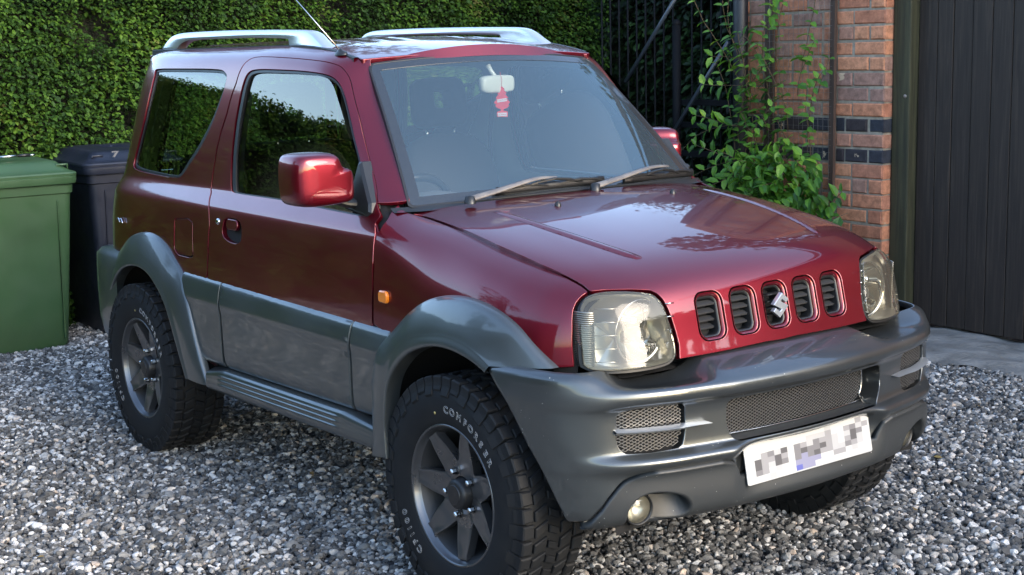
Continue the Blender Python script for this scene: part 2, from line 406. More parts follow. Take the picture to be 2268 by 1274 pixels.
# cabin side: half-width and rear edge per height
ZL = [.40,.55,.70,.85,.96,1.03,1.058,1.085,1.108,1.13,1.20,1.32,1.44,1.53,1.575,1.605,1.625,1.638]
WL = [.735,.745,.75,.749,.743,.735,.727,.708,.692,.685,.672,.652,.632,.613,.597,.574,.54,.50]
def Wz(z): return I(z, ZL, WL)
def xr(z): return I(z, [.4,.9,1.13,1.27,1.39,1.5,1.6,1.65], [-.535,-.53,-.50,-.465,-.435,-.40,-.365,-.35])
def drop(x): return .055*np.clip((np.asarray(x)-.9)/.47, 0, 1.2)**2
GL = np.array([(1.81,.615,1.12),(1.77,.604,1.16),(1.675,.578,1.255),(1.58,.55,1.35),(1.48,.519,1.455),(1.40,.491,1.535),(1.374,.481,1.563)])  # edge of the windscreen
def _cabin():
    rows = []
    for z, w in zip(ZL, WL):
        up = np.clip((z-1.10)/.5, 0, 1)
        if z <= 1.06: xf, wf, s = 1.93, w-.0, 0
        elif z < 1.11: xf, wf, s = 1.90, w-.02, 0
        else:
            zz = min(z, 1.563+.055) if z > 1.5 else z
            xf = I(z-.055*up**3, GL[:, 2], GL[:, 0]); wf = I(z-.055*up**3, GL[:, 2], GL[:, 1])-.010; xf += .012; s = 1
        x0 = xr(z); r = []
        for dx, dw in ((0,.2),(.005,.14),(.03,.095),(.08,.05),(.17,.02),(.33,.004)):
            r.append((x0+dx, -(w-dw*(1 if z < 1.6 else .6)), z))
        for f in (.3,.45,.6,.75): r.append((x0+.33+(xf-.2-x0-.33)*f, -w, z))
        if s:
            dw = max(w-wf, .0)
            for dx, k in ((.21,.0),(.125,.02),(.068,.20),(.03,.58),(0,1)): r.append((xf-dx, -(w-dw*k), z))
        else:
            for dx in (.2,.14,.09,.045,0): r.append((xf-dx, -w+0*dx, z))
        r = [(x, y, zz-drop(x)*up**2*(1 if zz > 1.2 else 0)) for x, y, zz in r]
        rows.append(r)
    return np.array(rows).transpose(1, 0, 2)
SIDE = Patch(_cabin(), (1, 1), sign=1)
# fender
def _fender():
    st = {1.70: [(.66,.752),(.74,.751),(.80,.749),(.87,.747),(.95,.741),(1.01,.736),(1.05,.730),(1.085,.716),(1.12,.694),(1.155,.664),(1.175,.625),(1.185,.57)],
          1.80: [(.66,.752),(.74,.751),(.80,.749),(.87,.747),(.95,.741),(1.01,.736),(1.045,.729),(1.072,.715),(1.095,.692),(1.112,.657),(1.122,.612),(1.126,.57)],
          1.90: [(.66,.752),(.74,.751),(.80,.749),(.87,.746),(.94,.738),(.99,.730),(1.025,.720),(1.055,.704),(1.075,.682),(1.09,.65),(1.103,.61),(1.108,.57)],
          2.10: [(.66,.753),(.74,.753),(.80,.751),(.86,.747),(.915,.739),(.955,.728),(.985,.715),(1.01,.70),(1.035,.682),(1.055,.655),(1.072,.615),(1.080,.57)],
          2.30: [(.66,.754),(.73,.754),(.785,.752),(.835,.748),(.88,.741),(.918,.731),(.948,.72),(.975,.706),(.998,.688),(1.018,.66),(1.037,.615),(1.045,.57)],
          2.45: [(.66,.750),(.72,.750),(.77,.748),(.815,.744),(.855,.737),(.89,.727),(.92,.716),(.947,.701),(.97,.682),(.99,.655),(1.010,.612),(1.019,.57)],
          2.56: [(.66,.722),(.715,.722),(.76,.721),(.80,.718),(.838,.713),(.87,.705),(.90,.695),(.926,.682),(.95,.665),(.97,.64),(.986,.605),(.995,.57)],
          2.64: [(.66,.682),(.71,.682),(.75,.681),(.79,.679),(.825,.676),(.856,.67),(.884,.662),(.91,.65),(.932,.636),(.950,.617),(.963,.593),(.972,.565)],
          2.69: [(.66,.635),(.705,.635),(.745,.634),(.78,.632),(.815,.629),(.846,.624),(.873,.617),(.897,.608),(.918,.596),(.934,.58),(.946,.56),(.953,.54)]}
    xs = [1.70,1.75,1.80,1.85,1.90,2.0,2.10,2.20,2.30,2.38,2.45,2.51,2.56,2.60,2.64,2.67,2.69]
    K = sorted(st); A = np.array([st[k] for k in K])
    rows = []
    for x in xs:
        z = [I(x, K, A[:, j, 0]) for j in range(12)]; w = [I(x, K, A[:, j, 1]) for j in range(12)]
        rows.append([(x, -w[j], z[j]) for j in range(12)])
    return np.array(rows)
FEND = Patch(_fender(), (0, 0), sign=1)
# bonnet and grille face (full width)
NP = [(0,2.778),(.1,2.777),(.2,2.773),(.3,2.768),(.38,2.763),(.45,2.757),(.51,2.748),(.56,2.734),(.605,2.708),(.64,2.672),(.67,2.628),(.70,2.57)]
def _nose():
    base = [(1.86,1.140),(1.95,1.137),(2.10,1.124),(2.25,1.105),(2.40,1.078),(2.52,1.052),(2.60,1.031),(2.66,1.008),(2.705,.980),(2.732,.945),(2.747,.905),(2.757,.86),(2.767,.82),(2.778,.78),(2.786,.75),(2.79,.715)]
    base = [(x+.012*np.clip((x-2.3)/.4,0,1), z) for x, z in base]
    cols = []
    ws = [0,.08,.16,.24,.32,.39,.45,.50,.545,.585,.62,.655,.69]
    for w in ws:
        nx = I(w, [a for a, b in NP], [b for a, b in NP])-2.778
        c = []
        for i, (x, z) in enumerate(base):
            f = np.clip((x-2.1)/.6, 0, 1)**1.5
            rear = -.10*(w/.62)**2*(1-np.clip((x-1.86)/.5, 0, 1))
            dz = I(w, [0,.2,.35,.45,.53,.60,.655,.69], [0,-.003,-.009,-.018,-.030,-.045,-.066,-.085])
            dz *= I(z, [.85,.93,1.0,1.14], [0,.25,.9,1.])*(.85 if x > 2.3 else I(x,[1.86,2.3],[.6,.85]))
            c.append((x+nx*f+rear, -w, z+dz))
        cols.append(c)
    cols = np.array(cols)
    L = cols[::-1][:-1]; R = cols*[1, -1, 1]
    return np.concatenate([cols[::-1], R[1:]]).transpose(1, 0, 2)
NOSE = Patch(_nose(), (1, 1), sign=1)
# roof
def _roof(u, v):
    y = -.505+1.01*v; a = 1-(y/.505)**2
    x = -.40+(1.372+.045*a+.40)*u
    z = 1.636+.022*a-drop(x)*(1-.12*a)-.05*np.clip((-.15-x)/.25, 0, 1)**2*.5
    for r in (.13,.235,.335):
        for s in (-1, 1): z += .004*np.exp(-((y-s*r)/.016)**2)*np.clip((1.15-x)/.12, 0, 1)*np.clip((x+.2)/.1, 0, 1)
    return np.stack([x, y, z], -1)
ROOF = Fn(_roof, sign=1)
def _wscr(u, v):
    s = 2*u-1; c = 1-s*s
    xb = 1.805+.075*c; zb = 1.122+.012*c; xt = 1.374+.045*c; zt = 1.563+.026*c
    wg = I(v, [0,1], [.612,.479]); bow = .012*4*v*(1-v)
    return np.stack([xb+(xt-xb)*v+bow*.7, s*wg, zb+(zt-zb)*v+bow*.6], -1)
WSCR = Fn(_wscr, sign=1)

# front bumper: plan curve and rows of (inset, height)
PL = np.array([(2.935,0),(2.932,.1),(2.925,.2),(2.915,.3),(2.895,.4),(2.875,.5),(2.84,.6),(2.80,.67),(2.75,.72),(2.68,.76),(2.60,.782),(2.50,.795),(2.38,.80)])
_pa = np.concatenate([[0], np.cumsum(np.hypot(*np.diff(PL, axis=0).T))])
def plan(a, d):
    a = np.abs(a); f = lambda q: np.array([I(q, _pa, PL[:, 0]), I(q, _pa, PL[:, 1])])
    p = f(a); t = f(a+.01)-f(max(a-.01, -0.0)); t /= np.linalg.norm(t); n = np.array([t[1], -t[0]])
    if a < .02: n = np.array([1., 0.])
    q = p-n*d; return q
ARZ = [.345,.358,.416,.507,.595,.683,.747,.78]; ARX = [2.73,2.716,2.684,2.637,2.579,2.514,2.45,2.43]
def _bumper():
    F = [(.175,.772),(.14,.766),(.09,.752),(.045,.738),(.010,.7235),(.0,.711),(.0,.694),(.010,.679),(.025,.668),(.026,.61),(.025,.560),(.016,.549),(-.006,.537),(-.008,.523),(.0,.510),(.012,.49),(.014,.45),(.02,.40),(.05,.362),(.12,.348)]
    S = [(.035,.770),(.020,.765),(.009,.758),(.003,.746),(.001,.725),(0,.71),(0,.69),(.001,.672),(.002,.66),(.003,.61),(.004,.567),(.005,.55),(.006,.535),(.007,.52),(.008,.505),(.01,.49),(.014,.45),(.02,.40),(.03,.362),(.06,.348)]
    rows = []
    wst = [0,.08,.16,.24,.30,.33,.35,.372,.40,.44,.49,.54,.585,.63]
    for j in range(len(F)):
        z0 = F[j][1]; zs = S[j][1]; a1 = I(.63, PL[:, 1], _pa)
        xa = I(zs, ARZ, ARX); ae = I(-xa, -PL[:, 0], _pa)
        A = [I(w, PL[:, 1], _pa) for w in wst]+[a1+(ae-a1)*k for k in (.14,.29,.45,.62,.8,1.)]
        r = []
        for a in A:
            w = I(a, _pa, PL[:, 1]); m = I(w, [.60,.73], [0,1]); m = m*m*(3-2*m)
            d = F[j][0]*(1-m)+S[j][0]*m; z = z0*(1-m)+zs*m
            if j <= 3:
                z += [1,.95,.75,.35][j]*I(w, [0,.335,.39,.44,.60,.67], [0,0,-.036,-.046,-.042,0])
            if 12 <= j <= 17: d += [.02,.05,.055,.048,.04,.025][j-12]*I(w, [.25,.30], [1,0])
            if 7 <= j <= 11: d += .012*I(w, [.33,.39,.43], [1,1,0])*0
            x, y = plan(a, d); r.append((x, -y, z))
        rows.append(r)
    R = np.array(rows)
    full = np.concatenate([R[:, ::-1], (R*[1, -1, 1])[:, 1:]], 1)
    return full.transpose(1, 0, 2)
BUMP = Patch(_bumper(), (0, 1), sign=-1)
TR = {
'shut_rear': [(0.5578, 0.7786), (0.5413, 0.7431), (0.5253, 0.7044), (0.5065, 0.6713), (0.4909, 0.6347), (0.4807, 0.5863), (0.468, 0.4746), (0.4878, 0.2205), (0.4861, 0.1514), (0.4821, 0.1056)],
'shut_top': [(0.5578, 0.7786), (0.5709, 0.8295), (0.5858, 0.8791), (0.6112, 0.9126), (0.676, 0.9182), (0.7433, 0.9278), (0.8437, 0.9399), (0.9162, 0.928), (0.9489, 0.8638), (0.9522, 0.7671), (0.9484, 0.7113), (0.9304, 0.6299), (0.9159, 0.5845), (0.889, 0.5408)],
'shut_front': [(0.889, 0.5408), (0.8285, 0.3974), (0.8365, 0.2065), (0.8353, 0.1481), (0.8267, 0.0969)],
'door_low': [(0.8051, 0.062), (0.7641, 0.0094), (0.7177, 0.008), (0.6567, 0.0076), (0.5736, 0.0073), (0.514, 0.0061), (0.4809, 0.0215), (0.4751, 0.0462)],
'door_win': [(0.6226, 0.8287), (0.6826, 0.8357), (0.7504, 0.8485), (0.8544, 0.8561), (0.8998, 0.8332), (0.9189, 0.7912), (0.9181, 0.7337), (0.9013, 0.6772), (0.8792, 0.6289), (0.8212, 0.5592), (0.763, 0.4718), (0.7555, 0.4357), (0.6897, 0.4518), (0.6298, 0.4731), (0.5459, 0.4741), (0.5249, 0.49), (0.5273, 0.539), (0.5333, 0.6158), (0.5487, 0.6783), (0.5677, 0.7333), (0.5841, 0.7828), (0.599, 0.8145)],
'qwin': [(0.3061, 0.8361), (0.3968, 0.837), (0.4892, 0.8306), (0.5151, 0.8153), (0.5218, 0.7975), (0.5118, 0.7537), (0.4926, 0.7129), (0.4693, 0.6751), (0.4444, 0.6381), (0.4193, 0.5933), (0.4056, 0.5495), (0.394, 0.5356), (0.3532, 0.5405), (0.3145, 0.5503), (0.2957, 0.5707), (0.2996, 0.6274), (0.3049, 0.6848), (0.306, 0.7493), (0.3038, 0.8102)],
'fuel': [(0.413, 0.2194), (0.4363, 0.2308), (0.4464, 0.22), (0.4487, 0.1383), (0.4418, 0.134), (0.4196, 0.134), (0.4133, 0.1426)],
'seam': [(0.889, 0.5408), (0.9427, 0.542), (0.9761, 0.5451)],
'lock': [(0.5085, 0.2398)],
'handle': [(0.5241, 0.2576), (0.5474, 0.266), (0.5622, 0.2488), (0.5654, 0.1995), (0.5585, 0.1865), (0.535, 0.1881), (0.5203, 0.2014), (0.5213, 0.2288)],
'badge': [(0.3048, 0.1735), (0.3417, 0.1583)],
'f_rear': [(0.0693, 0.077), (0.0711, 0.2284), (0.0694, 0.3673), (0.0432, 0.6994), (0.0102, 0.8579), (0.0399, 0.9508)],
'f_top': [(0.0636, 0.9389), (0.1061, 0.9384), (0.1695, 0.953), (0.2329, 0.9651), (0.2988, 0.9723), (0.3796, 0.9753), (0.4601, 0.9742), (0.544, 0.9748), (0.645, 0.9736), (0.7323, 0.9774), (0.7917, 0.9771), (0.8459, 0.9756), (0.8813, 0.9727), (0.9098, 0.9648), (0.9302, 0.9546)],
'f_hl': [(0.9244, 0.906), (0.9236, 0.806), (0.9282, 0.6982), (0.9453, 0.5141), (0.9567, 0.2895), (0.9626, 0.1707)],
'f_arch': [(0.8185, 0.1132), (0.7948, 0.1309), (0.7389, 0.2284), (0.6783, 0.3185), (0.6168, 0.3778), (0.5489, 0.3967), (0.4861, 0.3891), (0.429, 0.3433), (0.3764, 0.2889), (0.3318, 0.2262), (0.2843, 0.1482), (0.2472, 0.0833), (0.219, 0.0577), (0.1521, 0.0577)],
'b_shut': [(0.0222, 0.067), (0.0433, 0.065), (0.0751, 0.0611), (0.1237, 0.0557), (0.179, 0.0506), (0.2333, 0.053), (0.2985, 0.0595), (0.3598, 0.0714), (0.401, 0.0782), (0.438, 0.0842), (0.4636, 0.0873), (0.4882, 0.0876), (0.51, 0.0884)],
'b_hl': [(0.5123, 0.0929), (0.5205, 0.1291), (0.5486, 0.1906), (0.5782, 0.2403), (0.6021, 0.2515), (0.6388, 0.2601), (0.6883, 0.2663), (0.7423, 0.2712), (0.8105, 0.2754), (0.8737, 0.2775), (0.9352, 0.2729)],
'hl': [(0.6418, 0.0264), (0.5785, 0.0379), (0.5294, 0.0627), (0.5153, 0.0918), (0.5233, 0.1281), (0.5513, 0.1898), (0.5807, 0.2397), (0.6045, 0.2511), (0.6388, 0.2601), (0.6883, 0.2663), (0.742, 0.2701), (0.8102, 0.2743), (0.8734, 0.2765), (0.9221, 0.2731), (0.952, 0.2635), (0.966, 0.2484), (0.9721, 0.2148), (0.974, 0.1543), (0.9736, 0.0844), (0.9729, 0.0437), (0.9666, 0.0302), (0.9537, 0.0209), (0.9457, 0.016), (0.8733, 0.0173), (0.7462, 0.0208)],
'b_bot': [(0.9435, 0.2732), (0.9439, 0.3662), (0.9377, 0.4649)],
'ridge': [(0.0581, 0.2258), (0.0662, 0.2468), (0.1502, 0.2494), (0.2385, 0.268), (0.3463, 0.2925), (0.3903, 0.2979), (0.3887, 0.2741), (0.2634, 0.2425), (0.1712, 0.2231), (0.0911, 0.223)],
}
WP = [(1.915, -.455, 1.147), (1.862, -.065, 1.184), (1.862, -.315, 1.156), (1.876, .123, 1.163), (1.925, .045, 1.150), (1.808, .485, 1.181), (1.875, .215, 1.156), (1.805, .605, 1.150)]
# ================= the car =================
car = empty('car')
tag(car, 'dark red three-door off-roader with grey lower cladding parked on the gravel', 'car')
def pair(mb, name, m, parent=car, label=None, **k):
    a = mb.build(name, m, parent, label=label, **k); b = mb.mirror().build(name, m, parent, label=label, **k); return a, b
def uvs(S, pts, ax): return S.inv(pts, ax)
def cat(*a): return np.concatenate([np.array(x, float).reshape(-1, 2) for x in a])
# --- outlines in surface coordinates
SR, ST, SF = (np.array(TR[k]) for k in ('shut_rear', 'shut_top', 'shut_front'))
ST = cat(ST[:1], catmull(ST, 3, False)[1:])
def arcxz(S, cx, cz, r, a0, a1, n): return uvs(S, [(cx+r*math.cos(math.radians(a)), cz+r*math.sin(math.radians(a))) for a in np.linspace(a0, a1, n)], [0, 2])
zb = .43
v0 = uvs(SIDE, [(.5, zb)], [0, 2])[0][1]
arch = arcxz(SIDE, .02, .34, .50, 168, 12, 26)
zone = uvs(SIDE, [(.602, .79), (.615, .60), (.64, .46)], [0, 2])
side_loop = cat([(0, v0)], arch, uvs(SIDE, [(.60, zb)], [0, 2]), zone[::-1], SR[::-1], ST[1:], TR['seam'][1:], [(1, TR['seam'][-1][1]+.004), (1, 1), (0, 1)])
qwin = catmull(TR['qwin'], 3); dwin = catmull(TR['door_win'], 3)
door_loop = cat(SR[::-1], ST[1:], SF[1:], uvs(SIDE, [(1.795, .70), (1.79, .60), (1.78, .47), (1.72, .462), (1.2, .455), (.80, .447), (.70, .47), (.64, .60), (.612, .74)], [0, 2]))
fuel = np.array(TR['fuel'])
mb = MB(); panel(mb, SIDE, side_loop, [grow(SIDE, qwin, 0), fuel], hlip=[.022, .006], ds=.016); pair(mb, 'body_side', M['red'])
mb = MB(); panel(mb, SIDE, fuel, off=-.0006, gap=.0012, r=.0015, lip=.006)
mb.build('fuel_flap', M['red'], car)
# doors
GLS = Fn(lambda u, v: np.stack([-.6+2.6*u, -(.685-.165*(.7*v-.13)-.05*(.7*v-.13)**2), 1+.7*v], -1))
for s in (1, -1):
    def B(mb, name, m, parent, **k): return (mb if s == 1 else mb.mirror()).build(name, m, parent, **k)
    hd = chaikin(np.array(TR['handle']), 1)
    mb = MB(); panel(mb, SIDE, door_loop, [dwin, hd], hlip=[.016, .028], ds=.016)
    door = B(mb, 'door', M['red'], car)
    mb = MB(); panel(mb, SIDE, grow(SIDE, dwin, .001), [grow(SIDE, dwin, .023)], off=-.004, lip=.012, gap=0, r=.003, ds=.03); B(mb, 'window_seal', M['rubber'], door)
    gl_ = grow(SIDE, dwin, .016); gp_ = SIDE.ev(gl_[:, 0], gl_[:, 1]); mb = MB(); panel(mb, GLS, np.stack([(gp_[:, 0]+.6)/2.6, (gp_[:, 2]-1.)/.7], 1), off=-.011, lip=0, gap=0, r=.001); B(mb, 'window_glass', M['side'], door)
    # handle: recessed cup with a flap in body colour
    hc = SIDE.ev(hd.mean(0)[:1], hd.mean(0)[1:])[0]
    mb = MB(); mb.box(hc+arr(0, .030, 0), (.12, .004, .10))
    B(mb, 'handle_cup', M['red'], door)
    mb = MB(); panel(mb, SIDE, uvs(SIDE, rrect(hc[0], hc[2]+.016, .088, .040, .014), [0, 2]), off=.0015, gap=0, lip=.012, r=.005, ds=.01); B(mb, 'handle', M['red'], door)
    lk = SIDE.ev([TR['lock'][0][0]], [TR['lock'][0][1]])[0]
    mb = MB(); mb.lathe([(0, -.005), (.009, -.005), (.0115, -.003), (.0125, .004)], 20, 1, lk); B(mb, 'lock', M['chrome'], door)
    # quarter window
    qs = MB(); panel(qs, SIDE, grow(SIDE, qwin, .001), [grow(SIDE, qwin, .018)], off=-.007, lip=.01, gap=0, r=.002, ds=.03); qo = B(qs, 'quarter_window_seal', M['rubber'], car)
    mb = MB(); panel(mb, SIDE, grow(SIDE, qwin, .008), off=-.011, lip=0, gap=0, r=.001); B(mb, 'quarter_window', M['dark_glass'], car)
# inner lining of the cabin
vl = uvs(SIDE, [(.5, .97)], [0, 2])[0][1]
lin = cat([(0, vl)], [(.93, vl), (.93, .55), (.985, .56), (.985, .985), (0, .985)])
mb = MB(); panel(mb, SIDE, lin, [grow(SIDE, qwin, .012), grow(SIDE, dwin, .012)], off=-.045, lip=-.0, hlip=[.0, .0], ds=.05, es=.02, gap=0, r=.001); pair(mb, 'cabin_lining', M['trim'])
mb = MB(); panel(mb, SIDE, cat([(0, v0)], arch, uvs(SIDE, [(.60, zb), (1.74, zb)], [0, 2]), [(.93, .3), (.93, .55), (.985, .56), (.985, 1), (0, 1)]), [grow(SIDE, qwin, -.004), grow(SIDE, dwin, -.004)], off=-.019, lip=-.0, hlip=[.0, .0], ds=.04, es=.02, gap=0, r=.001); pair(mb, 'side_gap_shade', M['void'])  # dark sheet added behind the shut lines, its colour stands for their shade
mb = MB(); panel(mb, FEND, [(0, .0), (.0, .5), (.0, 1), (.3, 1), (.6, 1), (.97, 1), (.97, .5), (.97, 0), (.8, .2), (.65, .62), (.45, .62), (.25, .5), (.14, .0)], off=-.020, lip=0, ds=.04, es=.02, gap=0, r=.001); pair(mb, 'wing_gap_shade', M['void'])  # dark sheet added under the fender and bonnet gap, shade in its colour
# fenders
fl = cat(TR['f_rear'][:4], uvs(FEND, [(1.80, 1.06), (1.80, 1.095)], [0, 2]), [TR['f_rear'][5]], TR['f_top'], TR['f_hl'], TR['f_arch'])
mb = MB(); panel(mb, FEND, fl, ds=.015); pair(mb, 'fender', M['red'])
# bonnet with grille face
R = cat(TR['b_shut'], TR['b_hl']); bb = np.array(TR['b_bot'])
bot = cat(bb, [(bb[:, 0].mean(), .5)])
RR = cat(R, bot[:-1]); RL = RR.copy(); RL[:, 1] = 1-RL[:, 1]
rear = uvs(NOSE, [(1.765, -.6), (1.83, -.40), (1.868, -.2)], [0, 1]) if False else np.array([(.012, .06), (.012, .2), (.012, .35), (.012, .5), (.012, .65), (.012, .8), (.012, .94)])
bonnet_loop = cat(RR, [(bb[:, 0].mean(), .5)], RL[::-1], rear[::-1])
SL = [k*.1262 for k in (-2, -1, 0, 1, 2)]
def slot(c, w, h, r): return uvs(NOSE, rrect(c, .868-.002*abs(c), w, h, r), [1, 2])
holes = [slot(c, .095, .131, .029) for c in SL]
mb = MB(); panel(mb, NOSE, bonnet_loop, holes, hlip=[.004]*5, ds=.015, r=.0025, lip=.018)
bonnet = mb.build('bonnet', M['redspot'], car)
def cup(mb, S, loop, loop2, d, o0=.0, steps=4, rnd=.35):
    """funnel wall from one outline on S down to a smaller outline d behind it"""
    A = resample(np.array(loop)*1.0, 1e9) if False else None
    sc = metric(S, np.array(loop)); n = 64
    def even(l):
        l = np.array(l)*sc; l = l if area2(l) > 0 else l[::-1]; P = np.concatenate([l, l[:1]]); s = np.concatenate([[0], np.cumsum(np.hypot(*np.diff(P, axis=0).T))])
        c = l.mean(0); t = np.linspace(0, s[-1], n+1)[:-1]; Q = np.stack([np.interp(t, s, P[:, 0]), np.interp(t, s, P[:, 1])], 1)
        k = np.argmin(np.arctan2(Q[:, 1]-c[1], Q[:, 0]-c[0])); return np.roll(Q, -k, 0)/sc
    a, b = even(loop), even(loop2); V = []
    for i in range(steps+1):
        t = i/steps; q = a+(b-a)*math.sin(t*math.pi/2); q = np.clip(q, 0, 1); P = S.ev(q[:, 0], q[:, 1]); N = S.normal(q[:, 0], q[:, 1]); V.append(P-N*(o0+d*(1-math.cos(t*math.pi/2))))
    F = [(i*n+j, i*n+(j+1) % n, (i+1)*n+(j+1) % n, (i+1)*n+j)[::-1] for i in range(steps) for j in range(n)]
    V = np.concatenate(V); F = np.array(F); f = F[0]; nn = np.cross(V[f[1]]-V[f[0]], V[f[2]]-V[f[0]]); c = V.mean(0)
    if (nn*(c-V[f[0]])).sum() < 0: F = F[:, ::-1]
    mb.add(V, F.tolist()); return V[-n:]
for c in SL:
    mb = MB(); cup(mb, NOSE, slot(c, .0905, .1265, .0275), slot(c, .075, .109, .021), .014, .003); mb.build('slot_flange', M['redspot'], bonnet)
    mb = MB(); cup(mb, NOSE, slot(c, .0755, .1095, .021), slot(c, .066, .100, .018), .004, .0125, 2); V = cup(mb, NOSE, slot(c, .066, .100, .018), slot(c, .062, .096, .016), .035, .0165, 3)
    mb.build('slot_frame', M['black'], bonnet)
    mb = MB(); n = len(V); mb.add(V, [tuple(range(n))]); mb.build('slot_back', M['void'], bonnet, smooth=False)
    x0 = NOSE.ev(*[q for q in slot(c, .02, .02, .005)[:1].T])[0][0]
    if abs(c) > .01:
        for k, dz in enumerate((-.034, -.012, .010, .032)):
            mb = MB(); q = math.radians(20); R3 = [[math.cos(q), 0, math.sin(q)], [0, 1, 0], [-math.sin(q), 0, math.cos(q)]]
            mb.box((x0-.030, c, .866+dz), (.020, .066, .0055), R3); mb.build('louvre', M['louv'], bonnet, smooth=False)
# emblem in the middle slot: a slanted S drawn with straight strokes
x0 = NOSE.ev([.82], [.5])[0][0]+.012
es = [(-.0300, .0035), (-.0020, .0330), (.0290, .0100), (.0230, .0030), (.0035, .0160), (-.0080, .0060), (.0300, -.0150), (.0300, -.0035)]
S1 = [(-.030, .006), (.000, .034), (.029, .013), (.0215, .0055), (.0035, .018), (-.0105, .0055), (.029, -.0085), (.029, -.0015)]
e1 = [(-.031, .010), (.002, .040), (.030, .019), (.020, .010), (.004, .0215), (-.0085, .010), (.031, -.0165), (.0195, -.0275)]
half = [(-.031, .010), (.002, .040), (.031, .018), (.0205, .0085), (.004, .0205), (-.0095, .0085), (.0, .0)]
out = [(-.031, .005), (.003, .040), (.031, .017), (.022, .0065), (.004, .020), (-.003, .0135), (.031, -.005), (-.003, -.040), (-.031, -.017), (-.022, -.0065), (-.004, -.020), (.003, -.0135)]
mb = MB(); mb.prism([(y*.98, z*.88+.868) for y, z in out], 0, x0-.016, x0-.001, .0012); mb.build('emblem', M['silver'], bonnet, smooth=False)
mb = MB(); 
for z in (-.03, -.01, .01, .03): mb.box((x0-.035, 0, .868+z), (.02, .064, .003))
mb.build('emblem_backing', M['black'], bonnet, smooth=False)
# bonnet swages, washer jets
for s in (1, -1):
    rd = chaikin(np.array(TR['ridge']), 1); sc = metric(NOSE, rd); 
    if s == -1: rd = rd*[1, -1]+[0, 1]
    def hump(q, rd=rd, sc=sc):
        P = rd*sc; X_ = q*sc; d = np.full(len(q), 9.)
        for a, b in zip(P, np.roll(P, -1, 0)):
            t = np.clip(((X_-a)@(b-a))/max((b-a)@(b-a), 1e-12), 0, 1)[:, None]; d = np.minimum(d, np.linalg.norm(X_-a-t*(b-a), axis=1))
        return .0005+.0045*np.clip(d/.016, 0, 1)**1.2
    mb = MB(); panel(mb, NOSE, rd, off=hump, gap=0, lip=0, r=.0005, ds=.006, es=.008)
    mb2 = MB(); mb2.V = mb.V; mb2.F = mb.F; mb2.N = [np.zeros_like(v) for v in mb.V]; mb2.n = mb.n; mb2.build('bonnet_swage', M['redspot'], bonnet)
    j = NOSE.inv([(2.085, s*.243)], [0, 1])[0]; p = NOSE.ev(*[[t] for t in j])[0]
    mb = MB(); mb.lathe([(.011, -.004), (.010, .004), (.007, .011), (.003, .014), (0, .0145)], 14, 2, p); mb.build('washer_jet', M['black'], bonnet)
# roof, roof ditches, rails
rl = [(0, .008), (1, .008), (1, .992), (0, .992)]
mb = MB(); panel(mb, ROOF, [(0, .008), (.5, .008), (1, .008), (1, .3), (1, .7), (1, .992), (.5, .992), (0, .992)], gap=.001, ds=.014, lip=.02, r=.004); mb.build('roof', M['red'], car)
mb = MB(); P = [(x, -.5, 1.634-float(drop(x))) for x in np.linspace(-.33, 1.345, 30)]
V = []; 
for x, y, z in P: V += [(x, y-.012, z+.001), (x, y-.004, z+.0035), (x, y+.006, z+.0035), (x, y+.014, z+.001), (x, y+.014, z-.02), (x, y-.012, z-.02)]
mb.add(V, [(i*6+k, (i+1)*6+k, (i+1)*6+(k+1) % 6, i*6+(k+1) % 6)[::-1] for i in range(29) for k in range(6)]); pair(mb, 'roof_ditch_strip', M['rubber'], ang=30)
mb = MB()   # rail: outline in x,z swept to a soft bar
ro_ = [(-.262, 1.634), (-.235, 1.655), (-.19, 1.682), (-.14, 1.697), (-.05, 1.7035), (.3, 1.703), (.65, 1.697), (.95, 1.689), (1.01, 1.684), (1.05, 1.672), (1.10, 1.645), (1.15, 1.620), (1.135, 1.612), (1.02, 1.612), (.90, 1.618), (.875, 1.628), (.868, 1.652), (.855, 1.660), (.6, 1.668), (.3, 1.672), (.05, 1.672), (-.03, 1.666), (-.08, 1.652), (-.105, 1.636), (-.13, 1.630)]
o3 = chaikin(np.array(ro_), 2); n = len(o3); lay = []
for t, ins, yy in ((0, .009, -.026), (0, .0025, -.022), (0, 0, -.014), (0, 0, .012), (0, .0025, .020), (0, .009, .024)):
    q = inset2(o3[::-1] if area2(o3) < 0 else o3, ins); lay.append(np.stack([q[:, 0], np.full(n, -.478+yy)+ (q[:, 1]-1.63)*.12, q[:, 1]], 1))
V = np.concatenate(lay); F = []
for k in range(5):
    for i in range(n): F.append((k*n+i, k*n+(i+1) % n, (k+1)*n+(i+1) % n, (k+1)*n+i))
caps = [(0, i, (i+1)) for i in []]
# caps by triangulating the outline
from mathutils.geometry import tessellate_polygon
tri = tessellate_polygon([[Vector((p[0], p[2], 0)) for p in lay[0]]])
F += [tuple(t) for t in tri]+[tuple(5*n+i for i in t[::-1]) for t in tri]
bmh = bmesh.new(); me_ = bpy.data.meshes.new('rail'); me_.from_pydata(V.tolist(), [], F); bmh.from_mesh(me_); bmesh.ops.recalc_face_normals(bmh, faces=bmh.faces); bmh.to_mesh(me_); bmh.free()
mb = MB(); mb.add(V, [tuple(p.vertices) for p in me_.polygons]); pair(mb, 'roof_rail', M['silver'], ang=40)
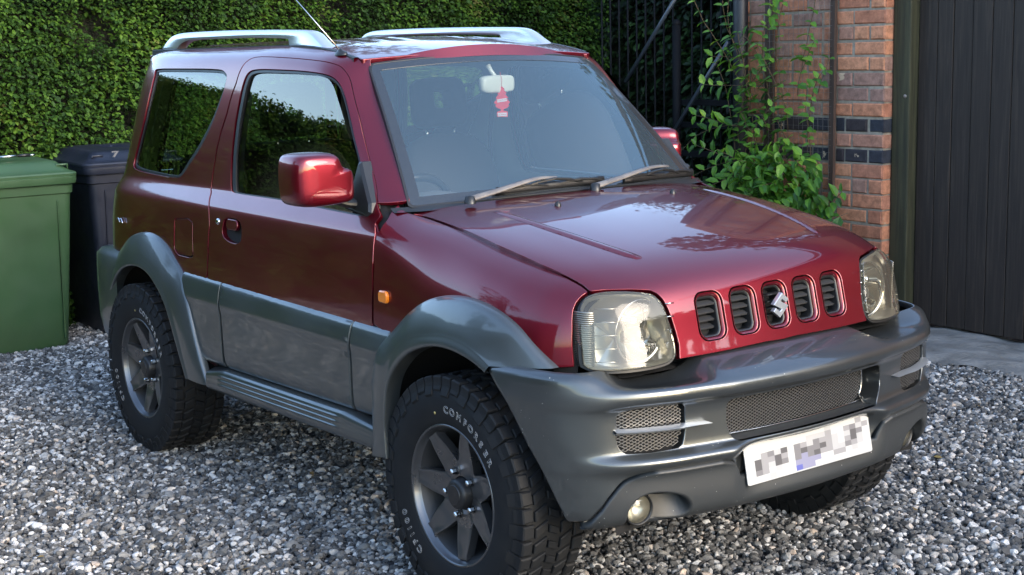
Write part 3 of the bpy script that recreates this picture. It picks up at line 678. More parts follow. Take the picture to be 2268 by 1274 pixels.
# windscreen
mb = MB(); wl = [(.0, .0), (.25, 0), (.5, 0), (.75, 0), (1, 0), (1, .3), (1, .6), (1, 1), (.75, 1), (.5, 1), (.25, 1), (0, 1), (0, .6), (0, .3)]
wl = np.array(wl)*[1, 1]; wc = grow(WSCR, wl, .002, 0); sc = metric(WSCR, wc); 
def rounded(S, l, r, it=3):
    sc = metric(S, np.array(l)); q = np.array(l)*sc; q = resample(q, r); return chaikin(q, it)/sc
wr = rounded(WSCR, wl, .05)
mb = MB(); panel(mb, WSCR, grow(WSCR, wr, .006), off=.002, gap=0, lip=0, ds=.03, r=.001); mb.build('windscreen', M['screen'], car)
mb = MB(); panel(mb, WSCR, grow(WSCR, wr, .004), [rounded(WSCR, grow(WSCR, wr, .040), .03, 2)], off=.0035, gap=0, lip=.003, ds=.02, r=.001); mb.build('windscreen_frit', M['frit'], car)
mb = MB(); panel(mb, WSCR, grow(WSCR, wr, -.004), [grow(WSCR, wr, .008)], off=.005, gap=0, lip=.03, hlip=[.004], ds=.008, r=.0025, es=.012); mb.build('windscreen_seal', M['rubber'], car)
# header strip between the screen and the roof
mb = MB(); mb.grid(lambda u, v: np.stack([I(v, [0, 1], [0, 1])*(.02)+1.365+.047*(1-(2*u-1)**2)-.0, (2*u-1)*.47, 1.558+.034*(1-(2*u-1)**2)+(1-v)*.03*(1-(2*u-1)**2)*.9+.004-.012*v], -1), 24, 3); mb.build('header_panel', M['red'], car)
# cowl under the screen
def cowl(u, v):
    y = -.66+1.32*u; s = y/.66; c = 1-s*s
    xa = 1.800+.078*c; xb = 1.832+.098*c; return np.stack([xa+(xb-xa)*v-.05*np.clip(abs(s)-.86, 0, 1)*3, y, 1.126+.008*c-.012*v-.006*np.sin(v*math.pi)], -1)
mb = MB(); mb.grid(cowl, 50, 6); mb.build('cowl', M['black'], car)
# headlamps
for s in (1, -1):
    def B(mb, name, m, parent, **k): return (mb if s == 1 else mb.mirror()).build(name, m, parent, **k)
    hl = chaikin(np.array(TR['hl']), 1); hin = grow(NOSE, hl, .009); c0 = hin.mean(0); scm = metric(NOSE, hl)
    def bulge(q): 
        d = np.linalg.norm((q-c0)*scm, axis=1)/.14; return .003+.012*np.clip(1-d*d, 0, 1)
    mb = MB(); panel(mb, NOSE, hin, off=bulge, gap=0, lip=.012, r=.004, ds=.014); H = B(mb, 'headlamp', M['lens'], car)
    mb = MB(); panel(mb, NOSE, grow(NOSE, hl, .0035), [grow(NOSE, hl, .010)], off=-.006, gap=0, lip=.01, r=.001, ds=.01); B(mb, 'lamp_seal', M['rubber'], H)
    mb = MB(); V = cup(mb, NOSE, hin, grow(NOSE, hin, .012), .110, .006, 6); B(mb, 'lamp_housing', M['lampback'], H)
    mb = MB(); cc = V.mean(0); nV = len(V); P = [V, cc+(V-cc)*.5+arr(.0, 0, 0), [cc]]
    mb.add(np.concatenate(P), [(j, (j+1) % nV, nV+(j+1) % nV, nV+j) for j in range(nV)]+[(nV+j, nV+(j+1) % nV, 2*nV) for j in range(nV)]); B(mb, 'lamp_back', M['lampback'], H, smooth=False)
    # main reflector bowl with shield and bulb
    bc = arr(2.695, -.468, .846)
    prof = [(.0855, .012), (.083, .013), (.0815, .008)]+[(.08*math.sqrt(t), -.055+.06*t) for t in (1, .85, .7, .55, .4, .28, .16, .07, .01)]
    mb = MB(); mb.lathe([(r_, x_) for r_, x_ in prof], 56, 0, bc); B(mb, 'reflector', M['reflector'], H)
    mb = MB(); mb.lathe([(0, .020), (.012, .018), (.021, .010), (.022, -.015), (.014, -.04)], 24, 0, bc+arr(0, .004, -.012)); B(mb, 'bulb_shield', M['louv'], H)  # coloured dark to stand for dark reflections in the bowl
    mb = MB(); mb.lathe([(0, .012), (.008, .010), (.011, .0), (.009, -.035)], 16, 0, bc+arr(-.004, -.012, .030)); B(mb, 'bulb', M['chrome'], H)
    mb = MB(); mb.tube([bc+arr(-.03, .05, .03), bc+arr(.0, .03, .02), bc+arr(.01, .01, .0)], .002, 6); mb.tube([bc+arr(.006, .066, -.040), bc+arr(.012, .02, -.022), bc+arr(.006, -.03, -.07)], .0026, 6); B(mb, 'shield_stay', M['louv'], H)  # dark like the shield, in place of the bowl's dark reflections
    mb = MB(); mb.tube([tuple(bc+arr(.0125, .0862*math.cos(g), .0862*math.sin(g))) for g in np.linspace(0, 2*math.pi, 49)], .0018, 6, caps=False); B(mb, 'reflector_ring', M['bright'], H)
    # turn signal column at the outer edge: fine horizontal ribs
    mb = MB()
    for k in range(26):
        z = .770+.0057*k; a = math.sin(math.pi*(k+1.5)/28)**.4
        mb.tube([(2.655-.020, -.646+.012*(1-a), z), (2.672, -.632, z), (2.690, -.612-.008*(1-a), z)], .0029, 6)
    B(mb, 'turn_signal', M['lensrib'] if 'lensrib' in M else M['ribbed'], H)
    for k in range(5):
        z = .775+.036*k; mb = MB(); mb.tube([(2.672, -.60, z), (2.715, -.55, z)], .0010, 6); B(mb, 'lamp_rib', M['bright'], H)
        mb = MB(); mb.tube([(2.745, -.41, z+.0), (2.752, -.385, z)], .0016, 6); B(mb, 'lamp_rib', M['bright'], H)
# front bumper
def byz(pts): return BUMP.inv(pts, [1, 2])
def rl_(pts): return [(-y, z) for y, z in pts][::-1]
chinR = [(-.708, .345), (-.685, .372), (-.668, .41), (-.645, .455), (-.622, .485), (-.59, .500), (-.55, .507), (-.35, .507), (-.31, .497), (-.285, .462), (-.28, .45)]
chin_top = chinR+rl_(chinR)
ct = byz(chin_top); vb = BUMP.inv([(-.70, .352)], [1, 2])[0][1]
ce = [(0, .93)]
ctu = ct.copy(); ctu[0, 1] = 1; ctu[-1, 1] = 1
bump_loop = cat([(0, 0)], [(t, 0) for t in np.linspace(.05, .95, 30)], [(1, 0), (1, .955)], [(ctu[-1, 0]+.012, .985)], ctu[::-1][1:-1], [(ctu[0, 0]-.012, .985), (0, .955)])
hc_ = [(-.300, .662), (-.315, .655), (-.318, .64), (-.318, .60), (-.300, .562), (-.280, .549), (-.15, .548), (0, .548)]
hcen = hc_+rl_(hc_)[1:]; cen = byz(hcen)
hs = [(-.632, .655), (-.618, .668), (-.55, .672), (-.462, .672), (-.450, .66), (-.448, .60), (-.456, .565), (-.47, .556), (-.55, .553), (-.61, .556), (-.628, .575), (-.634, .60)]
side = byz(hs); sideL = side*[-1, 1]+[1, 0]
mb = MB(); panel(mb, BUMP, bump_loop, [cen, side, sideL], hlip=[.085, .045, .045], gap=.001, r=.004, ds=.013, lip=.02)
bump = mb.build('front_bumper', M['greyspot'], car)
chin_loop = cat(ctu, [(t, .999) for t in np.linspace(ctu[-1, 0]-.02, ctu[0, 0]+.02, 20)])
fog = byz([(-.552+.056*math.cos(a)-(.0 if math.cos(a) < 0 else -.052*math.cos(a)), .392+.052*math.sin(a)) for a in np.linspace(0, 2*math.pi, 30)[:-1]]); fogL = fog*[-1, 1]+[1, 0]
mb = MB(); panel(mb, BUMP, chin_loop, [fog, fogL], off=.012, hlip=[.07, .07], gap=.0015, r=.009, ds=.013, lip=.02)
chin = mb.build('lower_bumper', M['chin'], bump)
# plate recess shadow wall is part of the bumper; expanded-metal meshes
def exmesh(y0, y1, z0, z1, xf, pw, ph, clip, r=.0013):
    mb = MB(); n = int((z1-z0)/ph)+2
    def seg(a, b):
        q = [a+(b-a)*t for t in np.linspace(0, 1, 5)]
        k = inside(np.array(clip), np.array(q))
        if k[1:4].all(): mb.tube([(xf(p[0]), p[0], p[1]) for p in (q[0], q[2], q[4])], r, 4, False)
    ny = int((y1-y0)/pw)+2
    for i in range(n):
        for j in range(ny):
            y = y0+j*pw; z = z0+i*ph
            for sx in (-1, 1):
                for sz in (-1, 1): seg(arr(y, z), arr(y+sx*pw/2, z+sz*ph/2))
    return mb
def front_x(y, d): return plan(I(abs(y), PL[:, 1], _pa), d)[0]
cm = [(-.292, .656), (-.292, .60), (-.280, .57), (-.262, .552), (.262, .552), (.280, .57), (.292, .60), (.292, .656)]
exmesh(-.31, .31, .545, .665, lambda y: front_x(y, .082), .0165, .0090, cm, .0011).build('centre_grille', M['mesh'], bump, smooth=False)
mb = MB(); fr = [(front_x(y, .080), y, z) for y, z in catmull(np.array(cm+[]), 4, False)]; mb.tube(fr, .0028, 6); mb.build('grille_frame', M['bright'], bump)
mb = MB(); mb.grid(lambda u, v: np.stack([np.array([front_x(y, .10) for y in -.34+.68*u]), -.34+.68*u, .53+.15*v], -1), 16, 2); mb.build('grille_backing', M['void'], bump, smooth=False)
mb = MB(); mb.grid(lambda u, v: np.stack([np.array([front_x(y, .085-.055*t) for y, t in zip(-.30+.60*u, v)]), -.30+.60*u, .5475-.003*np.sin(v*3)], -1), 16, 4); mb.build('grille_shelf', M['chin'], bump)
for s in (1, -1):
    def B(mb, name, m, parent, **k): return (mb if s == 1 else mb.mirror()).build(name, m, parent, **k)
    cl = inset2(np.array(hs)[::-1] if area2(hs) < 0 else np.array(hs), .001)
    B(exmesh(-.64, -.44, .55, .675, lambda y: front_x(y, .040), .0165, .0090, cl, .0012), 'side_grille', M['mesh'], bump, smooth=False)
    mb = MB(); mb.grid(lambda u, v: np.stack([np.array([front_x(y, .055) for y in -.65+.22*u]), -.65+.22*u, .54+.14*v], -1), 10, 2); B(mb, 'side_grille_backing', M['void'], bump, smooth=False)
    # horizontal blade, pointed at its inner end
    ys = np.linspace(-.643, -.386, 14); V = []
    for i, y in enumerate(ys):
        t = i/13; tip = min(1, (1-t)/.28); xo = front_x(y, .004-.012*math.sin(min(t, .8)*3.1)); h = .0046*tip+.0006
        V += [(xo, y, .616+h*.2), (xo-.012, y, .616+h), (xo-.03, y, .616+h), (xo-.03, y, .616-h), (xo-.010, y, .616-h)]
    mb = MB(); mb.add(V, [(i*5+k, (i+1)*5+k, (i+1)*5+(k+1) % 5, i*5+(k+1) % 5) for i in range(13) for k in range(5)]); B(mb, 'grille_blade', M['silver'], bump, ang=30)
    # fog lamp
    fc_ = arr(2.795, -.556, .389)
    T = Matrix.Rotation(math.radians(-8), 4, 'Z'); 
    mb = MB(); mb.lathe([(.044, .0), (.043, .004), (.040, .004), (.038, -.004)], 32, 0); mb.xf(Matrix.Translation(fc_)@T); fo_ = B(mb, 'fog_lamp', M['black'], bump)
    mb = MB(); mb.lathe([(0, .010), (.015, .009), (.03, .004), (.0395, -.003)], 32, 0); mb.xf(Matrix.Translation(fc_)@T); B(mb, 'lens', M['lens'], fo_)
    mb = MB(); mb.lathe([(.039, -.003)]+[(.039*math.sqrt(t), -.03+.027*t) for t in (.8, .55, .3, .1, .01)], 32, 0); mb.xf(Matrix.Translation(fc_)@T); B(mb, 'reflector', M['fogr'], fo_)
    mb = MB(); mb.grid(lambda u, v: np.stack([2.775-.03*u+.0*v, -.62+.20*u, .325+.13*v], -1), 2, 2); B(mb, 'fog_recess', M['void'], bump, smooth=False)
# shelf filler between bumper and grille
mb = MB(); mb.grid(lambda u, v: np.stack([2.60+.14*v-.25*np.clip(abs(2*u-1)-.8, 0, 1), -.66+1.32*u, .735+0*u], -1), 20, 2); mb.build('bumper_filler', M['void'], bump, smooth=False)
# number plate with blurred characters printed on it
xp, zp, tl = 2.9000, .4740, math.radians(-22*.0)
pg = empty('plate_pivot') if False else None
mb = MB(); mb.prism(rrect(0, 0, .520, .111, .006, 3), 0, -.003, .0, .0006)
T = Matrix.Translation((2.8985, 0, .4718))@Matrix.Rotation(math.radians(-11), 4, 'Y')
plate = mb.xf(T).build('number_plate', mat('white plate', (.43, .43, .42), .3, 0, .4, .05, var=(30, (.44, .44, .42), .4, .7)), bump, smooth=False)
px = '''0000000000001000020
0000000001112002312
0023140321322101430
0422420343342102410
0421430353422113210
0320100555500220100
0001000655000000000'''.split()
cols = {'1': (.34, .34, .34), '2': (.23, .225, .23), '3': (.15, .145, .15), '4': (.08, .077, .08), '5': (.20, .20, .28), '6': (.09, .10, .30)}
cw, ch = .0265, .0148
Yg = -.2385-cw/2+cw*np.arange(20); Zg = .0450+ch/2-ch*np.arange(8)
mb = MB(); mb.add([(.0007, y, z) for z in Zg for y in Yg], [(i*20+j, (i+1)*20+j, (i+1)*20+j+1, i*20+j+1) for i in range(7) for j in range(19)])
pm = mb.xf(T).build('blurred_characters', plate.data.materials[0], plate, smooth=False)
for k, c in cols.items(): pm.data.materials.append(mat('plate print '+k, c, .4))
for f, q in zip(pm.data.polygons, ''.join(px)): f.material_index = int(q)
# ---------------- wheel-arch flares, cladding, sills ----------------
def cres(P, n):
    P = np.array(P, float); P = catmull_nd(P, 8); s = np.concatenate([[0], np.cumsum(np.linalg.norm(np.diff(P, axis=0), axis=1))]); t = np.linspace(0, s[-1], n)
    return np.stack([np.interp(t, s, P[:, i]) for i in range(P.shape[1])], 1)
def catmull_nd(P, k):
    n = len(P); out = []
    for i in range(n-1):
        a, b, c, d = P[max(i-1, 0)], P[i], P[i+1], P[min(i+2, n-1)]
        for j in range(k):
            t = j/k; out.append(.5*(2*b+(c-a)*t+(2*a-5*b+4*c-d)*t*t+(3*b-a-3*c+d)*t**3))
    out.append(P[-1]); return np.array(out)
# curves as (x, half-width, z)
fo = [(1.80,.772,.366),(1.812,.772,.44),(1.815,.773,.53),(1.822,.774,.62),(1.86,.773,.715),(1.925,.758,.775),(1.998,.750,.835),(2.069,.749,.877),(2.136,.748,.902),(2.215,.748,.917),(2.298,.747,.920),(2.375,.746,.911),(2.445,.743,.894),(2.503,.738,.868),(2.552,.728,.832),(2.600,.716,.792),(2.630,.706,.768)]
fc = [(1.918,.798,.385),(1.914,.798,.46),(1.918,.798,.547),(1.938,.798,.635),(1.966,.798,.70),(2.03,.798,.760),(2.097,.798,.787),(2.19,.798,.806),(2.267,.798,.813),(2.342,.797,.805),(2.407,.795,.786),(2.462,.793,.760)]
fi = [(1.930,.803,.385),(1.924,.803,.477),(1.929,.803,.518),(1.942,.803,.59),(1.966,.803,.642),(2.004,.803,.684),(2.064,.803,.728),(2.133,.803,.757),(2.206,.803,.774),(2.283,.803,.777),(2.357,.802,.768),(2.406,.80,.754),(2.446,.798,.738)]
ro = [(-.50,.700,.40),(-.505,.703,.52),(-.47,.712,.64),(-.38,.722,.72),(-.30,.730,.785),(-.217,.738,.828),(-.145,.744,.866),(-.078,.746,.890),(.005,.746,.907),(.08,.746,.912),(.169,.746,.903),(.236,.746,.882),(.292,.746,.855),(.341,.747,.818),(.396,.750,.785),(.455,.765,.70),(.50,.770,.60),(.545,.771,.50),(.60,.772,.40),(.615,.770,.375)]
rc = [(-.41,.762,.40),(-.405,.768,.50),(-.36,.775,.60),(-.27,.785,.695),(-.19,.793,.752),(-.121,.798,.778),(-.054,.800,.799),(.028,.800,.808),(.121,.800,.806),(.203,.800,.782),(.271,.800,.741),(.331,.800,.678),(.384,.800,.609),(.422,.798,.525),(.452,.796,.448),(.475,.792,.380)]
ri = [(-.385,.762,.40),(-.37,.772,.50),(-.31,.785,.60),(-.235,.797,.66),(-.186,.802,.700),(-.129,.804,.733),(-.061,.804,.759),(.023,.804,.773),(.097,.804,.772),(.171,.804,.755),(.237,.804,.719),(.303,.804,.668),(.349,.804,.604),(.392,.803,.52),(.434,.801,.439),(.458,.797,.380)]
def flare(o, c, i_, n=44):
    o, c, i_ = cres(o, n), cres(c, n), cres(i_, n); rows = []
    for k in range(n):
        O, C_, I_ = o[k], c[k], i_[k]; r = [O*[1, 0, 1]+[0, O[1]-.02, 0], O*[1, 0, 1]+[0, O[1]-.001, 0], O+(C_-O)*.03+[0, .007, 0]]
        for t, b in ((.15, .010), (.35, .012), (.6, .010), (.82, .006), (.95, .002)): q = O+(C_-O)*t; q = q+[0, b, 0]; r.append(q)
        r += [C_+[0, .001, 0], C_+(I_-C_)*.12+[0, .001, 0], C_+(I_-C_)*.5+[0, .0035, 0], C_+(I_-C_)*.9+[0, .003, 0], I_+[0, -.004, 0], I_+[0, -.015, 0], I_+[0, -.05, 0]]
        rows.append(r)
    D = np.array(rows)*[1, -1, 1]
    return Patch(D, (0, 0), sign=1)
for nm, a in (('front_wheel_flare', (fo, fc, fi)), ('rear_wheel_flare', (ro, rc, ri))):
    P_ = flare(*a); mb = MB(); mb.grid(lambda u, v: P_.ev(u, v), 110, 46); pair(mb, nm, M['grey'])
# lower cladding: one moulded surface, split into panels
CV = [(.790,.742),(.787,.750),(.780,.7565),(.770,.7615),(.75,.766),(.725,.7705),(.705,.773),(.694,.772),(.68,.7695),(.65,.768),(.60,.768),(.54,.768),(.50,.767),(.478,.763),(.466,.756),(.458,.744)]
cz = np.array([c[0] for c in CV]); cwid = np.array([c[1] for c in CV]); ct_ = np.linspace(0, 1, len(CV))
def _clad(u, v):
    x = .36+1.60*u; sl = (x-.4)*-.013
    v2 = v; z = np.interp(v2, ct_, cz); y = np.interp(v2, ct_, cwid)
    z = z+sl*np.clip((z-.46)/.33, 0, 1)+(x-.7)*.017*(1-np.clip((z-.46)/.33, 0, 1))
    return np.stack([x, -y, z], -1)
class Clad(Surf):
    def __init__(s):
        xs = np.linspace(.36, 1.96, 8); D = []
        for x in xs:
            r = []
            for z, w in CV:
                k = min(max((z-.46)/.33, 0), 1); r.append((x, -w, z-(x-.4)*.013*k+(x-.7)*.017*(1-k)))
            D.append(r)
        s.p = Patch(np.array(D), (0, 0)); s.sign = -1
    def ev(s, u, v): return s.p.ev(u, v)
CL = Clad()
U_of = lambda x: (x-.36)/1.60
for name, xa, xb in (('rear_side_cladding', .38, .612), ('door_cladding', .612, 1.793), ('front_side_cladding', 1.793, 1.93)):
    lo = [(U_of(xa), 0), (U_of((xa+xb)/2), 0), (U_of(xb), 0), (U_of(xb-(.012 if name == 'door_cladding' else 0)), .999), (U_of((xa+xb)/2), .999), (U_of(xa+(.02 if name == 'door_cladding' else 0)), .999)]
    mb = MB(); panel(mb, CL, lo, gap=.002, r=.003, ds=.02, lip=.02)
    # shallow upright groove near the front edge of the door moulding
    if name == 'door_cladding':
        for q in range(len(mb.V)):
            x = mb.V[q][:, 0]; z = mb.V[q][:, 2]; mb.V[q][:, 1] += .007*np.exp(-((x-1.735)/.018)**2)*np.clip((.735-z)/.04, 0, 1)*np.clip((z-.46)/.03, 0, 1)
        mb.N = [n*0 for n in mb.N]
    pair(mb, name, M['grey'])
# sill with three ribs and a raised tail
def sill(u, v):
    x = .60+1.25*u; t = np.clip((x-1.62)/.23, 0, 1); t2 = np.clip((.74-x)/.14, 0, 1)
    prof = [(.462,.735),(.456,.752),(.450,.768),(.443,.774),(.436,.776),(.431,.7808),(.427,.776),(.419,.777),(.414,.7815),(.410,.777),(.402,.778),(.397,.7825),(.393,.778),(.384,.778),(.374,.776),(.362,.766),(.352,.745),(.346,.70),(.345,.62)]
    k = np.linspace(0, 1, len(prof)); z = np.interp(v, k, [p[0] for p in prof]); w = np.interp(v, k, [p[1] for p in prof])
    smooth = np.interp(v, k, [.735,.752,.768,.773,.775,.776,.776,.777,.777,.777,.778,.778,.778,.778,.776,.766,.745,.70,.62]); e = np.clip(np.minimum((x-.70)/.03, (1.60-x)/.03), 0, 1)
    w = smooth+(w-smooth)*e
    z = z+(x-.7)*.017-.02*t2*np.clip((z-.36)/.09, 0, 1)
    z = z-.022*t*(z-.345)/.1+.0*t
    return np.stack([x, -w+.012*t, z], -1)
mb = MB(); mb.grid(sill, 90, 55, flip=True); pair(mb, 'sill', M['grey'])
# side repeater lamps
for s in (1, -1):
    q = arr(1.862, -.7465, .869)
    mb = MB(); mb.prism(rrect(0, 0, .052, .038, .013, 4), 1, .004, -.009, .004); mb.xf(Matrix.Translation(q)); (mb if s == 1 else mb.mirror()).build('indicator', M['amber'], car, ang=40)
# tail: rear panel, lamps, bumper
a = SIDE.ev(np.zeros(40), np.linspace(.02, 1, 40)); V = []
for p in a: V += [(p[0]-.012*math.cos(0), p[1]*f, p[2]) for f in np.linspace(1, -1, 17)]
mb = MB(); mb.add(V, [(i*17+k, (i+1)*17+k, (i+1)*17+k+1, i*17+k+1)[::-1] for i in range(39) for k in range(16) if not (1 <= k <= 14 and 1.14 < a[i][2] < 1.50)]); mb.build('tailgate', M['red'], car)
mb = MB(); 
for i in range(2): pass
mb.prism([(y*.45, z) for y, z in rrect(0, 1.32, 2.2, .42, .12)], 0, -.475, -.485, .002); mb.build('rear_window', M['clear'], car, smooth=False)
mb = MB(); RB = [(-.20,.765),(-.30,.765),(-.42,.755),(-.50,.735),(-.56,.69),(-.595,.60),(-.61,.40),(-.615,.2),(-.615,0)]
pr_ = [(.80,.07),(.795,.02),(.775,.0),(.72,-.004),(.62,-.006),(.50,-.004),(.42,.01),(.38,.06)]
V = []; xx = cres([(x, w, 0) for x, w in RB], 30)
for x, w_, _ in xx:
    for z, d in pr_: V.append((x+d*(.9 if w_ < .7 else .3), -(w_+.02-d*(1 if w_ > .6 else .2)), z-(.0 if x < -.45 else 0)))
mb.add(V, [(i*8+k, (i+1)*8+k, (i+1)*8+k+1, i*8+k+1) for i in range(29) for k in range(7)]); pair(mb, 'rear_bumper', M['grey'])
# underbody
mb = MB()
mb.box((1.15, 0, .36), (2.9, .96, .10)); mb.box((1.13, 0, .46), (1.30, 1.40, .10)); mb.box((2.15, 0, .62), (.8, .70, .42)); mb.box((-.1, 0, .58), (.8, 1.0, .30)); mb.box((2.66, 0, .66), (.04, .70, .56))
mb.tube([(2.25, -.6, .32), (2.25, .6, .32)], .045, 12); mb.tube([(0, -.6, .32), (0, .6, .32)], .045, 12); mb.lathe([(0, -.12), (.09, -.10), (.12, 0), (.09, .10), (0, .12)], 16, 1, (0, .15, .32))
mb.build('chassis', M['under'], car, smooth=False)
for cx in (0.02, 2.24):
    mb = MB(); 
    for k in range(24):
        pass
    n = 28; V = []
    for k in range(n+1):
        g = math.radians(8+164*k/n); rr = .475
        for y in (-.70, -.40): V.append((cx+rr*math.cos(g), y, .35+rr*math.sin(g)))
    mb.add(V, [(2*k, 2*k+1, 2*k+3, 2*k+2) for k in range(n)])
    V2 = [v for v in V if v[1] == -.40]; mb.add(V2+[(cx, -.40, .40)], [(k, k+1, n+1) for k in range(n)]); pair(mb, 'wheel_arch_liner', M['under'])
# ---------------- wheels ----------------
RT = .3430
def bend(V, rad, ang0, y0, dy=0):
    """lay flat lettering (x right, y up) on the outer sidewall round the axle; top of letters outwards"""
    th = math.radians(ang0)-V[:, 0]/rad; r = rad+V[:, 1]
    return np.stack([r*np.cos(th), y0-(V[:, 2])-.0-slope(r), r*np.sin(th)], 1)
SW = [(.205,.098),(.213,.103),(.225,.1075),(.245,.1115),(.262,.1135),(.280,.1135),(.298,.111),(.312,.106),(.322,.100),(.330,.0945)]
def slope(r): return np.interp(r, [a for a, b in SW], [b for a, b in SW])
def make_wheel(phase, text_angle):
    """wheel centred on the origin, outer side towards -y; axle along y"""
    w_ = empty('wheel')
    prof = [(.200,.080)]+SW+[(.3375,.088),(.3395,.06),(.3405,0)]
    prof = [(r, -t) for r, t in prof]+[(r, t) for r, t in prof[::-1]]
    mb = MB(); mb.lathe(prof, 120, 1)
    # side lugs: alternating long and short blocks wrapping over the shoulder
    rng = random.Random(5); n = 46
    def block(t0, t1, y0, y1, r0, r1, ch=.003, sk=0):
        V = []
        for r, sh in ((r0, 0), (r1-ch, 0), (r1, ch/.34)):
            for tt, yy in ((t0+sh, y0+ch*(sh > 0)), (t1-sh, y0+ch*(sh > 0)), (t1-sh+sk, y1-ch*(sh > 0)), (t0+sh+sk, y1-ch*(sh > 0))):
                V.append((r*math.cos(tt), yy, r*math.sin(tt)))
        mb2.add(V, [(8, 9, 10, 11)[::-1]]+[(a*4+i, a*4+(i+1) % 4, a*4+4+(i+1) % 4, a*4+4+i)[::-1] for a in (0, 1) for i in range(4)])
    mb2 = MB(); st = 2*math.pi/n
    for sy in (-1, 1):
        for k in range(n):
            a = k*st+(st/2 if sy > 0 else 0); lng = k % 2
            if sy < 0: block(a+.012, a+st-.012, -.106, -.072+.004*lng, .330, .3500, .004)
            else: block(a+.012, a+st-.012, .072, .106, .330, .3500, .004)
            # lug foot running down the sidewall
            r_in = .292 if lng else .306; V = []
            for r, ins, out in ((r_in, .016, .0015), (r_in+.006, .012, .0055), (.322, .010, .0075), (.338, .010, .0105), (.3475, .012, .008)):
                y = (float(slope(np.array([min(r, .330)])) [0]) if r < .331 else .0945-(r-.33)*.0)+out*(1 if r < .346 else .4)
                for t in (a+ins, a+st-ins): V.append((r*math.cos(t), sy*y, r*math.sin(t)))
                for t in (a+ins-.004, a+st-ins+.004): V.append((r*math.cos(t), sy*(y-out-.004), r*math.sin(t)))
            F = []
            for i in range(4):
                o = i*4; F += [(o, o+1, o+5, o+4), (o+2, o, o+4, o+6), (o+1, o+3, o+7, o+5)]
            F += [(0, 2, 3, 1)]
            mb2.add(V, F if sy < 0 else [f[::-1] for f in F])
    for k in range(n):
        a = k*st
        block(a+.008, a+st*.62, -.064, -.022, .334, .3495, .0025, .05); block(a+.03, a+st*.70, -.016, .018, .334, .3495, .0025, -.04); block(a+.0, a+st*.62, .026, .064, .334, .3495, .0025, .05)
    ty = mb.build('tyre', M['tyre'], w_, ang=50)
    mb2.build('tread', M['tyre'], ty, smooth=False)
    # raised outline lettering
    mb3 = MB()
    for body, ang in (('COMFORSER', text_angle[0]), ('CF1100', text_angle[1])):
        x = 0; adv = {'M': .036, 'O': .031, 'C': .029, '1': .021, 'F': .027, '0': .027}
        W_ = sum(adv.get(c, .029) for c in body)
        for c in body:
            V, F = text_mesh(c, .030, font_offset=.0006, outline=.0006); a_ = adv.get(c, .029)
            V = V*[1.05, 1.0, 1]+[x+a_/2-W_/2, 0, 0]; x += a_
            mb3.add(bend(V, .2555, ang, 0), F)
    mb3.build('sidewall_lettering', M['letter'], ty, smooth=False)
    mb4 = MB(); g = math.radians(text_angle[0]+41); r = .243
    mb4.lathe([(0, -.0009), (.0045, -.0006), (.0045, .002)], 12, 1, (r*math.cos(g), -float(slope(np.array([r]))[0]), r*math.sin(g))); mb4.build('paint_dot', M['dot_yellow'], ty)
    # rim: barrel, lip, seven-pointed spoke star
    mb = MB(); mb.lathe([(.2045,-.094),(.2075,-.0975),(.2095,-.0985),(.2095,-.1005),(.2060,-.1025),(.2025,-.1015),(.2000,-.0975),(.1975,-.0885),(.1940,-.084),(.1915,-.080)], 96, 1)
    rim = mb.build('rim', M['rim'], w_)
    mb = MB(); mb.lathe([(.1915,-.080),(.1880,-.074),(.1830,-.060),(.1760,-.035),(.1700,.01),(.1690,.08),(.19,.095)], 72, 1); mb.lathe([(.1690,.03),(.06,.035),(.05,.035)], 40, 1); mb.build('barrel', M['barrelm'], rim)
    mb = MB(); mb.lathe([(.062,.02),(.12,.018),(.135,.018),(.14,.025)], 40, 1); mb.lathe([(.0,-.03),(.055,-.03),(.06,.02)], 30, 1); mb.build('brake_disc', M['rimdark'], rim)
    mb = MB(); N = 7; nt = 12
    rs = np.array([.052,.075,.094,.0955,.0975,.101,.106,.112,.120,.130,.140,.150,.160,.170,.178,.184,.190]); nr = len(rs)
    def hw(r): return float(I(r, [.052,.094,.0955,.099,.106,.116,.130,.150,.170,.182,.190], [.449,.449,.42,.39,.35,.31,.262,.198,.145,.118,.125]))
    def dep(r, t):   # how far in front of the wheel centre plane
        base = I(r, [.052,.075,.10,.13,.16,.18,.190], [.060,.062,.067,.075,.0835,.0885,.0895]); return base-.0045*(1-t*t)*np.clip((r-.125)/.03, 0, 1)-.0*abs(t)
    for k in range(N):
        a0 = math.radians(phase+360/N*k); V = []
        for i, r in enumerate(rs):
            for j in range(nt+1):
                t = -1+2*j/nt; a = a0+t*hw(r); V.append((r*math.cos(a), -dep(r, t)-(.0 if abs(t) < 1 else -.002), r*math.sin(a)))
        F = [(i*(nt+1)+j, i*(nt+1)+j+1, (i+1)*(nt+1)+j+1, (i+1)*(nt+1)+j)[::-1] for i in range(nr-1) for j in range(nt)]
        m = len(V)
        for i, r in enumerate(rs):
            for t in (-1, 1):
                a = a0+t*hw(r)*.97; V.append((r*math.cos(a), -dep(r, t)+.030, r*math.sin(a)))
        for i in range(nr-1):
            F.append((i*(nt+1), (i+1)*(nt+1), m+2*(i+1), m+2*i)[::-1]); F.append((i*(nt+1)+nt, m+2*i+1, m+2*(i+1)+1, (i+1)*(nt+1)+nt)[::-1])
        mb.add(V, F)
    mb.lathe([(.053,-.060),(.050,-.060),(.046,-.052),(.046,0)], 40, 1)
    sp = mb.build('spokes', M['rim'], rim, ang=50)
    mb = MB(); mb.lathe([(.047,-.045),(.045,-.080),(.0425,-.085),(.036,-.089),(.030,-.090),(0,-.0905)], 40, 1); mb.lathe([(.030,-.090),(.028,-.0925),(.018,-.093),(0,-.093)], 30, 1)
    mb.build('hub_cap', M['cap'], rim, ang=35)
